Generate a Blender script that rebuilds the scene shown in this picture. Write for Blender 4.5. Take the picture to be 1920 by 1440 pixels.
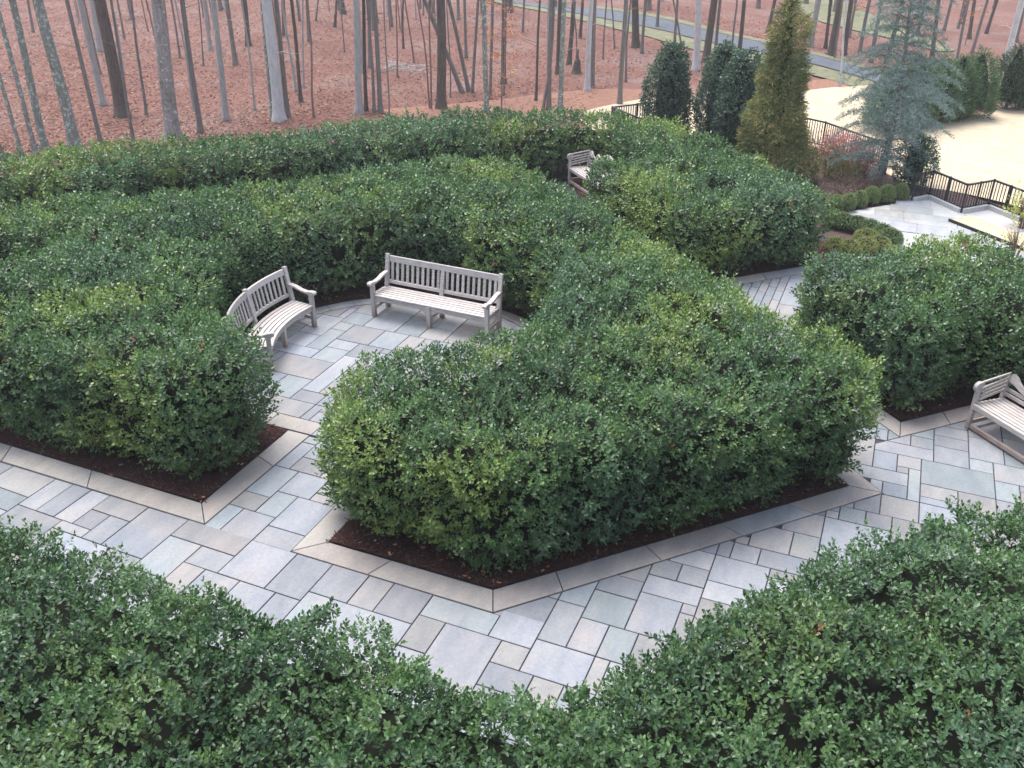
import bpy, bmesh, math, random
import numpy as np
from mathutils import Matrix, Vector
R=math.radians
rng=np.random.default_rng(11); random.seed(5)
scene=bpy.context.scene
for o in list(bpy.data.objects): bpy.data.objects.remove(o)
COL=scene.collection

# ------------------------------------------------------------------ camera, sky, sun, exposure
CAM_H=6.7
cam=bpy.data.cameras.new('camera'); cam_ob=bpy.data.objects.new('camera',cam); COL.objects.link(cam_ob)
cam.sensor_width=36; cam.lens=32.29; cam.clip_start=.1; cam.clip_end=600
RM=Matrix(((0.9193299905788975,-0.1947160597325526,0.34193277775672953),(0.39348171151043315,0.4502304840112615,-0.8015389285454608),(0.002123941859896708,0.8714230702415527,0.4905275950665381)))
cam_ob.matrix_world=Matrix.Translation((0,0,CAM_H))@RM.to_4x4()
scene.camera=cam_ob
CAMP=np.array([0,0,CAM_H])
world=bpy.data.worlds.new('World'); scene.world=world; world.use_nodes=True
wn=world.node_tree.nodes; wl=world.node_tree.links
bg=wn['Background']; sky=wn.new('ShaderNodeTexSky'); sky.sky_type='NISHITA'; sky.sun_disc=False
SUN_EL,SUN_AZ=R(72),R(-60)      # azimuth measured from +Y towards +X
sky.sun_elevation=SUN_EL; sky.sun_rotation=SUN_AZ; sky.air_density=1.0; sky.dust_density=1.6; sky.ozone_density=1.0
hs=wn.new('ShaderNodeHueSaturation'); hs.inputs['Saturation'].default_value=.62; wl.new(sky.outputs[0],hs.inputs['Color']); wl.new(hs.outputs[0],bg.inputs[0]); bg.inputs[1].default_value=.125
sun=bpy.data.lights.new('sun','SUN'); sun.energy=1.5; sun.angle=R(38); sun.color=(1,.96,.9)
sun_ob=bpy.data.objects.new('sun',sun); COL.objects.link(sun_ob)
sd=Vector((math.sin(SUN_AZ)*math.cos(SUN_EL),math.cos(SUN_AZ)*math.cos(SUN_EL),math.sin(SUN_EL)))
sun_ob.rotation_euler=sd.to_track_quat('Z','Y').to_euler(); sun_ob.location=(0,0,40)
scene.view_settings.view_transform='Standard'; scene.view_settings.look='None'; scene.view_settings.gamma=1
scene.view_settings.use_curve_mapping=False; scene.view_settings.exposure=1.8
scene.render.engine='CYCLES'; scene.cycles.use_denoising=True; scene.cycles.max_bounces=5; scene.cycles.diffuse_bounces=3; scene.cycles.transmission_bounces=2; scene.cycles.glossy_bounces=2

# ------------------------------------------------------------------ helpers
def tag(o,label=None,cat=None,group=None,kind=None):
    if label: o['label']=label
    if cat: o['category']=cat
    if group: o['group']=group
    if kind: o['kind']=kind
    return o
def empty(name,loc=(0,0,0),rz=0,**k):
    o=bpy.data.objects.new(name,None); o.location=loc; o.rotation_euler=(0,0,rz); o.empty_display_size=.2; COL.objects.link(o); return tag(o,**k)
def link(name,me,parent=None,**k):
    o=bpy.data.objects.new(name,me); COL.objects.link(o)
    if parent: o.parent=parent
    return tag(o,**k)
def npmesh(name,V,F,mat=None,tint=None,smooth=False):
    V=np.asarray(V,np.float32); F=[np.asarray(f,np.int32) for f in (F if isinstance(F,list) else [F])]
    me=bpy.data.meshes.new(name); me.vertices.add(len(V)); me.vertices.foreach_set('co',V.ravel())
    idx=np.concatenate([f.ravel() for f in F]); tot=np.concatenate([np.full(len(f),f.shape[1],np.int32) for f in F])
    st=np.concatenate([[0],np.cumsum(tot)[:-1]]).astype(np.int32)
    me.loops.add(len(idx)); me.loops.foreach_set('vertex_index',idx)
    me.polygons.add(len(tot)); me.polygons.foreach_set('loop_start',st)
    if smooth: me.polygons.foreach_set('use_smooth',np.ones(len(tot),bool))
    me.update(calc_edges=True); me.validate()
    if tint is not None:
        a=me.color_attributes.new('tint','FLOAT_COLOR','POINT')
        t=np.ones((len(V),4),np.float32); t[:,:3]=tint; a.data.foreach_set('color',t.ravel())
    if mat: me.materials.append(mat)
    return me
class MB:
    """collects boxes, prisms and tubes for one part"""
    def __init__(s): s.V=[];s.F=[]
    def add(s,V,F):
        b=len(s.V); s.V+= [tuple(v) for v in V]; s.F+=[tuple(i+b for i in f) for f in F]; return s
    def box(s,c,d,rot=None):
        x,y,z=[q/2 for q in d]; V=[Vector(p) for p in ((-x,-y,-z),(x,-y,-z),(x,y,-z),(-x,y,-z),(-x,-y,z),(x,-y,z),(x,y,z),(-x,y,z))]
        if rot: V=[rot@v for v in V]
        return s.add([v+Vector(c) for v in V],[(0,3,2,1),(4,5,6,7),(0,1,5,4),(1,2,6,5),(2,3,7,6),(3,0,4,7)])
    def bar(s,a,b,w,h,up=(0,0,1)):
        a,b=Vector(a),Vector(b); d=(b-a).normalized(); u=Vector(up); sde=d.cross(u)
        if sde.length<1e-4: sde=d.cross(Vector((0,1,0)))
        sde.normalize(); u=sde.cross(d).normalized()
        V=[p+sde*(sx*w/2)+u*(sy*h/2) for p in (a,b) for sx,sy in ((-1,-1),(1,-1),(1,1),(-1,1))]
        return s.add(V,[(0,1,2,3)[::-1],(4,5,6,7),(0,1,5,4),(1,2,6,5),(2,3,7,6),(3,0,4,7)])
    def prism(s,P,axis_off,ext):
        """polygon P (3D pts, planar) extruded by vector ext"""
        P=[Vector(p)+Vector(axis_off) for p in P]; e=Vector(ext); n=len(P)
        return s.add(P+[p+e for p in P],[tuple(range(n))[::-1],tuple(range(n,2*n))]+[(i,(i+1)%n,n+(i+1)%n,n+i) for i in range(n)])
    def tube(s,pts,rad,k=6,cap=True):
        pts=[Vector(p) for p in pts]; V=[];n=len(pts)
        for i,p in enumerate(pts):
            d=(pts[min(i+1,n-1)]-pts[max(i-1,0)]).normalized()
            a=d.cross(Vector((0,0,1)) if abs(d.z)<.9 else Vector((1,0,0))).normalized(); b=d.cross(a)
            r=rad[i] if hasattr(rad,'__len__') else rad
            V+=[p+a*(r*math.cos(2*math.pi*j/k))+b*(r*math.sin(2*math.pi*j/k)) for j in range(k)]
        F=[(i*k+j,i*k+(j+1)%k,(i+1)*k+(j+1)%k,(i+1)*k+j) for i in range(n-1) for j in range(k)]
        if cap: F+=[tuple(range(k))[::-1],tuple(range((n-1)*k,n*k))]
        return s.add(V,F)
    def mesh(s,name,mat,bevel=0):
        me=bpy.data.meshes.new(name); me.from_pydata([tuple(v) for v in s.V],[],s.F)
        bm=bmesh.new(); bm.from_mesh(me); bmesh.ops.recalc_face_normals(bm,faces=bm.faces)
        if bevel: bmesh.ops.bevel(bm,geom=[e for e in bm.edges if len(e.link_faces)==2 and e.calc_face_angle(0)>.6],offset=bevel,segments=1,affect='EDGES',clamp_overlap=True)
        bm.to_mesh(me); bm.free(); me.materials.append(mat); return me
    def build(s,name,mat,parent=None,bevel=0,**k): return link(name,s.mesh(name,mat,bevel),parent,**k)
def copy_tree(o,parent=None):
    c=o.copy(); COL.objects.link(c)
    if parent: c.parent=parent
    for ch in list(o.children): copy_tree(ch,c)
    return c
# ---- value noise
_tab=rng.uniform(-1,1,4096); _rot=np.array(Matrix.Rotation(.7,3,'Z')@Matrix.Rotation(.6,3,'X')@Matrix.Rotation(.5,3,'Y'))
def noise(p,seed=0):
    p=np.asarray(p,float)@_rot+seed*17.31; i=np.floor(p).astype(np.int64); f=p-i; f=f*f*(3-2*f)
    out=0
    for dx in (0,1):
        for dy in (0,1):
            for dz in (0,1):
                h=((i[:,0]+dx)*73856093)^((i[:,1]+dy)*19349663)^((i[:,2]+dz)*83492791)
                w=(f[:,0] if dx else 1-f[:,0])*(f[:,1] if dy else 1-f[:,1])*(f[:,2] if dz else 1-f[:,2])
                out=out+w*_tab[h&4095]
    return out
def unit(v): return v/np.maximum(np.linalg.norm(v,axis=-1,keepdims=True),1e-9)
def rv(n): return unit(rng.normal(size=(n,3)))
def ground_z(x,y):
    x=np.asarray(x,float);y=np.asarray(y,float)
    d=np.maximum(np.maximum(y-24.5,(y-x-33.5)/1.414),0); k=np.clip(d/10,0,1)*np.clip((2-x)/8,0,1)
    return k*(.35*np.sin(x*.21+1)*np.cos(y*.17)+.2*np.sin(x*.5+y*.4))
def gz(x,y): return float(ground_z(x,y))

# ------------------------------------------------------------------ materials
def newmat(name):
    m=bpy.data.materials.new(name); m.use_nodes=True; nt=m.node_tree; return m,nt,nt.nodes['Principled BSDF']
def N(nt,t,**k):
    n=nt.nodes.new(t)
    for a,v in k.items(): setattr(n,a,v)
    return n
def noise_node(nt,vec,scale,detail=4,rough=.55):
    n=N(nt,'ShaderNodeTexNoise'); n.inputs['Scale'].default_value=scale; n.inputs['Detail'].default_value=detail; n.inputs['Roughness'].default_value=rough
    if vec is not None: nt.links.new(vec,n.inputs['Vector'])
    return n.outputs['Fac']
def ramp(nt,fac,stops):
    r=N(nt,'ShaderNodeValToRGB'); e=r.color_ramp.elements
    while len(e)<len(stops): e.new(.5)
    for el,(p,c) in zip(e,stops): el.position=p; el.color=(*c,1) if len(c)==3 else c
    nt.links.new(fac,r.inputs[0]); return r.outputs[0]
def mix(nt,f,a,b,mode='MIX'):
    n=N(nt,'ShaderNodeMix',data_type='RGBA',blend_type=mode)
    for s,v in ((n.inputs[0],f),(n.inputs[6],a),(n.inputs[7],b)):
        if isinstance(v,(int,float)): s.default_value=v
        elif isinstance(v,tuple): s.default_value=(*v,1)
        else: nt.links.new(v,s)
    return n.outputs[2]
def coords(nt,kind='Object',scale=None):
    t=N(nt,'ShaderNodeTexCoord').outputs[kind] if kind!='World' else N(nt,'ShaderNodeNewGeometry').outputs['Position']
    if scale:
        mp=N(nt,'ShaderNodeMapping'); mp.inputs['Scale'].default_value=scale; nt.links.new(t,mp.inputs[0]); t=mp.outputs[0]
    return t
def bump(nt,b,h,strength=.3,dist=.02):
    n=N(nt,'ShaderNodeBump'); n.inputs['Strength'].default_value=strength; n.inputs['Distance'].default_value=dist; nt.links.new(h,n.inputs['Height']); nt.links.new(n.outputs[0],b.inputs['Normal'])
def leafmat(name,rough=.4,spec=.5,trans=.18):
    m,nt,b=newmat(name); a=N(nt,'ShaderNodeAttribute',attribute_name='tint')
    nt.links.new(a.outputs['Color'],b.inputs['Base Color']); b.inputs['Roughness'].default_value=rough; b.inputs['Specular IOR Level'].default_value=spec
    if trans:
        t=N(nt,'ShaderNodeBsdfTranslucent'); nt.links.new(mix(nt,1.0,a.outputs['Color'],(1.3,1.6,.5),'MULTIPLY'),t.inputs[0])
        s=N(nt,'ShaderNodeMixShader'); s.inputs[0].default_value=trans; nt.links.new(b.outputs[0],s.inputs[1]); nt.links.new(t.outputs[0],s.inputs[2]); nt.links.new(s.outputs[0],nt.nodes['Material Output'].inputs[0])
    return m
def flat(name,c,rough=.8,spec=.3,metal=0):
    m,nt,b=newmat(name); b.inputs['Base Color'].default_value=(*c,1); b.inputs['Roughness'].default_value=rough; b.inputs['Specular IOR Level'].default_value=spec; b.inputs['Metallic'].default_value=metal; return m
M={}
M['leaf']=leafmat('glossy_leaf',.39,.55,.2)
M['needle']=leafmat('conifer_needle',.6,.3,.1)
M['dryleaf']=leafmat('dry_leaf',.75,.25,.12)
M['inner']=flat('core_shade_black',(.011,.012,.008),.9,.1)  # near-black: the deep shade inside foliage is put into the colour
M['stem']=flat('shrub_stem',(.17,.12,.08),.85,.2)
M['metal']=flat('black_metal',(.02,.02,.023),.4,.5,.3)
def stone(name):
    m,nt,b=newmat(name); a=N(nt,'ShaderNodeAttribute',attribute_name='tint').outputs['Color']
    w=coords(nt,'World'); oi=N(nt,'ShaderNodeObjectInfo')
    mp=N(nt,'ShaderNodeVectorMath',operation='ADD'); sc=N(nt,'ShaderNodeVectorMath',operation='SCALE'); sc.inputs[3].default_value=40
    cmb=N(nt,'ShaderNodeCombineXYZ'); nt.links.new(oi.outputs['Random'],cmb.inputs[0]); nt.links.new(oi.outputs['Random'],cmb.inputs[2]); nt.links.new(cmb.outputs[0],sc.inputs[0]); nt.links.new(w,mp.inputs[0]); nt.links.new(sc.outputs[0],mp.inputs[1])
    st=N(nt,'ShaderNodeMapping'); st.inputs['Scale'].default_value=(2.2,.8,1); st.inputs['Rotation'].default_value=(0,0,.5); nt.links.new(mp.outputs[0],st.inputs[0])
    n1=noise_node(nt,st.outputs[0],2.2,5,.6); n2=noise_node(nt,mp.outputs[0],30,4,.7); n3=noise_node(nt,mp.outputs[0],1.1,3,.5)
    c=mix(nt,ramp(nt,n1,[(.35,(0,0,0)),(.7,(1,1,1))]),mix(nt,1.0,a,(.84,.87,.91),'MULTIPLY'),mix(nt,1.0,a,(1.13,1.11,1.08),'MULTIPLY'))
    c=mix(nt,ramp(nt,n3,[(.52,(0,0,0)),(.8,(.55,.55,.55))]),c,(.34,.285,.245))
    c=mix(nt,.5,c,mix(nt,1.0,c,ramp(nt,n2,[(.3,(.72,.72,.74)),(.7,(1.2,1.2,1.2))]),'MULTIPLY'))
    nt.links.new(c,b.inputs['Base Color']); b.inputs['Roughness'].default_value=.62; b.inputs['Specular IOR Level'].default_value=.35; bump(nt,b,n2,.5,.006); return m
M['stone']=stone('bluestone')
def noisy(name,stops,scale,rough=.9,kind='World',stretch=None,bmp=.4,dist=.02,scale2=None,stops2=None,spec=.2):
    m,nt,b=newmat(name); w=coords(nt,kind,stretch); f=noise_node(nt,w,scale,6,.65); c=ramp(nt,f,stops)
    if scale2: c=mix(nt,1.0,c,ramp(nt,noise_node(nt,w,scale2,4,.6),stops2),'MULTIPLY')
    nt.links.new(c,b.inputs['Base Color']); b.inputs['Roughness'].default_value=rough; b.inputs['Specular IOR Level'].default_value=spec
    if bmp: bump(nt,b,f,bmp,dist)
    return m
M['joint']=noisy('mortar_joint',[(.3,(.035,.035,.042)),(.7,(.06,.06,.072))],14)
M['mulch']=noisy('bark_mulch',[(.3,(.02,.009,.008)),(.55,(.058,.025,.021)),(.8,(.125,.06,.047))],38,.95,bmp=.9,dist=.03)
M['litter']=noisy('leaf_litter',[(.28,(.105,.046,.035)),(.5,(.165,.078,.060)),(.72,(.23,.128,.10))],9,.95,bmp=.5,dist=.04,scale2=.33,stops2=[(.38,(.86,.86,.9)),(.5,(1,1,1)),(.62,(1.05,1.32,1.45))])
M['straw']=noisy('pine_straw',[(.3,(.18,.09,.062)),(.7,(.28,.15,.108))],6,.95,stretch=(1,1,1),bmp=.4)
M['lawn']=noisy('dormant_turf',[(.3,(.40,.325,.225)),(.7,(.53,.44,.32))],3.2,.95,stretch=(1,1,1),bmp=.35,dist=.02,scale2=.5,stops2=[(.35,(.93,.92,.9)),(.65,(1.06,1.05,1.05))])
M['verge']=noisy('winter_grass',[(.35,(.12,.13,.075)),(.7,(.21,.19,.12))],2.5,.95)
M['asphalt']=noisy('cart_path_surface',[(.3,(.082,.09,.105)),(.7,(.108,.117,.135))],4,.85,bmp=.2)
M['soil']=noisy('garden_soil',[(.3,(.05,.03,.026)),(.7,(.10,.065,.058))],7,.95,bmp=.6)
M['edge']=noisy('pale_stone',[(.3,(.36,.355,.35)),(.7,(.44,.435,.43))],5,.7,bmp=.15)
def wood():
    m,nt,b=newmat('weathered_teak'); o=coords(nt,'Object'); oi=N(nt,'ShaderNodeObjectInfo')
    mp=N(nt,'ShaderNodeMapping'); mp.inputs['Scale'].default_value=(3,30,30); nt.links.new(o,mp.inputs[0])
    f=noise_node(nt,mp.outputs[0],2.5,5,.6); c=ramp(nt,f,[(.25,(.27,.225,.205)),(.5,(.44,.395,.37)),(.78,(.58,.54,.52))])
    sep=N(nt,'ShaderNodeSeparateXYZ'); nt.links.new(N(nt,'ShaderNodeNewGeometry').outputs['Position'],sep.inputs[0])
    mr=N(nt,'ShaderNodeMapRange'); mr.inputs[1].default_value=.02; mr.inputs[2].default_value=.24; mr.inputs[3].default_value=.8; mr.inputs[4].default_value=0; nt.links.new(sep.outputs[2],mr.inputs[0])
    ad=N(nt,'ShaderNodeMath',operation='MULTIPLY'); nt.links.new(mr.outputs[0],ad.inputs[0]); nt.links.new(noise_node(nt,o,6,2),ad.inputs[1])
    ad2=N(nt,'ShaderNodeMath',operation='MULTIPLY'); ad2.inputs[1].default_value=1.7; ad2.use_clamp=True; nt.links.new(ad.outputs[0],ad2.inputs[0])
    c=mix(nt,ad2.outputs[0],c,(.25,.115,.065))
    vr=N(nt,'ShaderNodeMapRange'); vr.inputs[3].default_value=.84; vr.inputs[4].default_value=1.12; nt.links.new(oi.outputs['Random'],vr.inputs[0])
    vm=N(nt,'ShaderNodeVectorMath',operation='SCALE'); nt.links.new(c,vm.inputs[0]); nt.links.new(vr.outputs[0],vm.inputs[3])
    nt.links.new(vm.outputs[0],b.inputs['Base Color']); b.inputs['Roughness'].default_value=.6; b.inputs['Specular IOR Level'].default_value=.35; bump(nt,b,f,.2,.003); return m
M['wood']=wood()
def bark(name,lo,hi,spot=None,amt=0,moss=0):
    m,nt,b=newmat(name); o=coords(nt,'Object'); mp=N(nt,'ShaderNodeMapping'); mp.inputs['Scale'].default_value=(11,11,1.3); nt.links.new(o,mp.inputs[0])
    f=noise_node(nt,mp.outputs[0],2.6,7,.75); c=ramp(nt,f,[(.3,lo),(.7,hi)])
    if spot:
        s=noise_node(nt,o,11,4,.7); c=mix(nt,ramp(nt,s,[(.62-amt,(0,0,0)),(.70-amt,(1,1,1))]),c,spot)
    if moss:
        s=noise_node(nt,o,2.2,4,.6); c=mix(nt,ramp(nt,s,[(.50,(0,0,0)),(.66,(moss,moss,moss))]),c,(.10,.11,.05))
    nt.links.new(c,b.inputs['Base Color']); b.inputs['Roughness'].default_value=.9; b.inputs['Specular IOR Level'].default_value=.15; bump(nt,b,f,.7,.03); return m
BK={'b':bark('brown_grey_bark',(.11,.092,.084),(.25,.22,.205),(.38,.39,.35),-.02,.4),
    'd':bark('dark_bark',(.065,.048,.043),(.16,.125,.112),None,0,.5),
    'g':bark('grey_bark',(.24,.22,.21),(.42,.395,.385),(.40,.42,.37),0,.3),
    'l':bark('lichen_bark',(.14,.135,.115),(.29,.29,.26),(.47,.52,.44),.09,.5),
    'p':bark('pale_bark',(.34,.32,.315),(.58,.555,.55),(.17,.16,.15),-.05,.25),
    'w':bark('mottled_bark',(.18,.14,.13),(.36,.32,.31),(.55,.55,.52),.04,.9),
    'r':bark('reddish_sapling_bark',(.17,.10,.08),(.28,.18,.15))}

# ------------------------------------------------------------------ the ground
def sheet(name,pts,z,mat,label=None,kind='structure',parent=None,thick=0,cat=None):
    mb=MB()
    if thick: mb.prism([(x,y,z-thick) for x,y in pts],(0,0,0),(0,0,thick))
    else: mb.add([(x,y,z) for x,y in pts],[tuple(range(len(pts)))])
    o=mb.build(name,mat,parent); tag(o,label,cat,None,kind)
    return o
def smooth_poly(pts,r=.6,k=4):
    out=[];n=len(pts)
    for i in range(n):
        p,a,b=np.array(pts[i],float),np.array(pts[i-1],float),np.array(pts[(i+1)%n],float)
        u,v=a-p,b-p; lu,lv=np.linalg.norm(u),np.linalg.norm(v); ru=min(r,.45*lu,.45*lv); p0=p+u/lu*ru; p1=p+v/lv*ru
        for t in np.linspace(0,1,k): out.append(tuple((1-t)**2*p0+2*t*(1-t)*p+t*t*p1))
    return out
# one great sheet: leaf litter of the wood, gently rolling, out past everything seen
xs=np.concatenate([[-260,-170,-120],np.arange(-85,46,1.25),[70,120,200]]); ys=np.concatenate([[-60,-20,0,10],np.arange(16,96,1.25),[110,140,190,280]])
gx,gy=np.meshgrid(xs,ys); gzv=ground_z(gx,gy)-.075
nx,ny=len(xs),len(ys); ii=np.arange(nx*ny).reshape(ny,nx)
F=np.stack([ii[:-1,:-1],ii[:-1,1:],ii[1:,1:],ii[1:,:-1]],-1).reshape(-1,4)
me=npmesh('forest_floor',np.stack([gx,gy,gzv],-1).reshape(-1,3),F,M['litter'],smooth=True)
floor=link('forest_floor',me,label='rust brown leaf litter covering the floor of the bare wood',kind='structure')
def draped(name,pts,mat,dz,label,step=1.2):
    """a flat patch that follows the ground: polygon filled with a fan of small cells"""
    bm=bmesh.new(); vs=[bm.verts.new((x,y,0)) for x,y in pts]; bm.faces.new(vs)
    bmesh.ops.triangulate(bm,faces=bm.faces[:])
    for _ in range(6):
        le=[e for e in bm.edges if e.calc_length()>step*1.6]
        if not le: break
        bmesh.ops.subdivide_edges(bm,edges=le,cuts=1); bmesh.ops.triangulate(bm,faces=[f for f in bm.faces if len(f.verts)>3])
    for v in bm.verts: v.co.z=gz(v.co.x,v.co.y)-.075+dz
    me=bpy.data.meshes.new(name); bm.normal_update()
    for f in bm.faces:
        if f.normal.z<0: f.normal_flip()
    bm.to_mesh(me); bm.free(); me.materials.append(mat)
    return link(name,me,label=label,kind='structure')
draped('pine_straw_bed',smooth_poly([(-15.5,25.0),(-13,29.5),(-11.3,30.8),(-9.6,31.8),(-7.7,32.6),(-5.2,35.2),(-2.9,36.0),(-1.6,35.6),(-2.9,34.2),(-7.5,30.8),(-9.4,28.0),(-10.5,25.5),(-12.5,24.3)],.8),M['straw'],.035,'orange brown pine straw bed between the tan lawn and the wood')
draped('tan_lawn',smooth_poly([(-9.6,27.4),(-9.3,28.4),(-7.7,31.0),(-3.2,34.3),(-1.1,35.2),(.2,31.2),(1.2,30.9),(2.6,33.9),(3.6,34.2),(16,38),(16,18),(3.4,21.0),(2.9,23.0),(1.45,23.7),(.25,23.85),(-.5,24.9),(-2.5,26.6),(-6.3,25.9),(-8.2,25.4)],.5),M['lawn'],.075,'pale tan dormant lawn beyond the terrace railing')
draped('far_lawn',smooth_poly([(1.9,38.4),(3.2,41),(5,44.5),(16,50),(16,39.5),(4,36)],.5),M['lawn'],.06,'strip of pale tan lawn behind the conifer screen')
near=[(-30,61),(-22.5,53.5),(-16.7,49.06),(-11.44,45.42),(-6.13,40.73),(-1.32,35.6),(1.0,33.3)]; far=[(2.1,34.2),(-.9,37.4),(-6.4,43.4),(-12.2,48.3),(-17.2,51.9),(-23.5,56.3),(-31,63.5)]
far=[(a[0]*.68+b[0]*.32,a[1]*.68+b[1]*.32) for a,b in zip(far,near[::-1])]
draped('grass_verge',[(x-.75,y-.7) for x,y in near]+far[1:],M['verge'],.05,'thin green grass verge along the near side of the cart path')
draped('cart_path',near[:-1]+far[1:],M['asphalt'],.085,'blue grey paved cart path curving through the wood')
draped('path_edging',far[1:5]+[(x+.28,y+.28) for x,y in far[1:5]][::-1],M['verge'],.10,'pale edging strip on the far side of the cart path')
draped('fairway',smooth_poly([(-9,60),(-5.6,52.5),(-1.9,48.2),(.6,44.4),(1.3,44.9),(-.7,49.6),(-3,55),(-6,63)],.8),M['verge'],.05,'strip of dull green grass seen between far trunks')
# garden base and shrub border
sheet('garden_soil',[(-40,-3),(12,-3),(12,19.5),(3.2,20.9),(2.9,22.4),(1.5,23.6),(.2,23.9),(-.5,25),(-2.5,26.7),(-6,26.2),(-8.6,25),(-9,23.6),(-12,21.5),(-22,11),(-40,8)],.0,M['soil'],'dark soil and old mulch under the garden and the shrub border')
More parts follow.
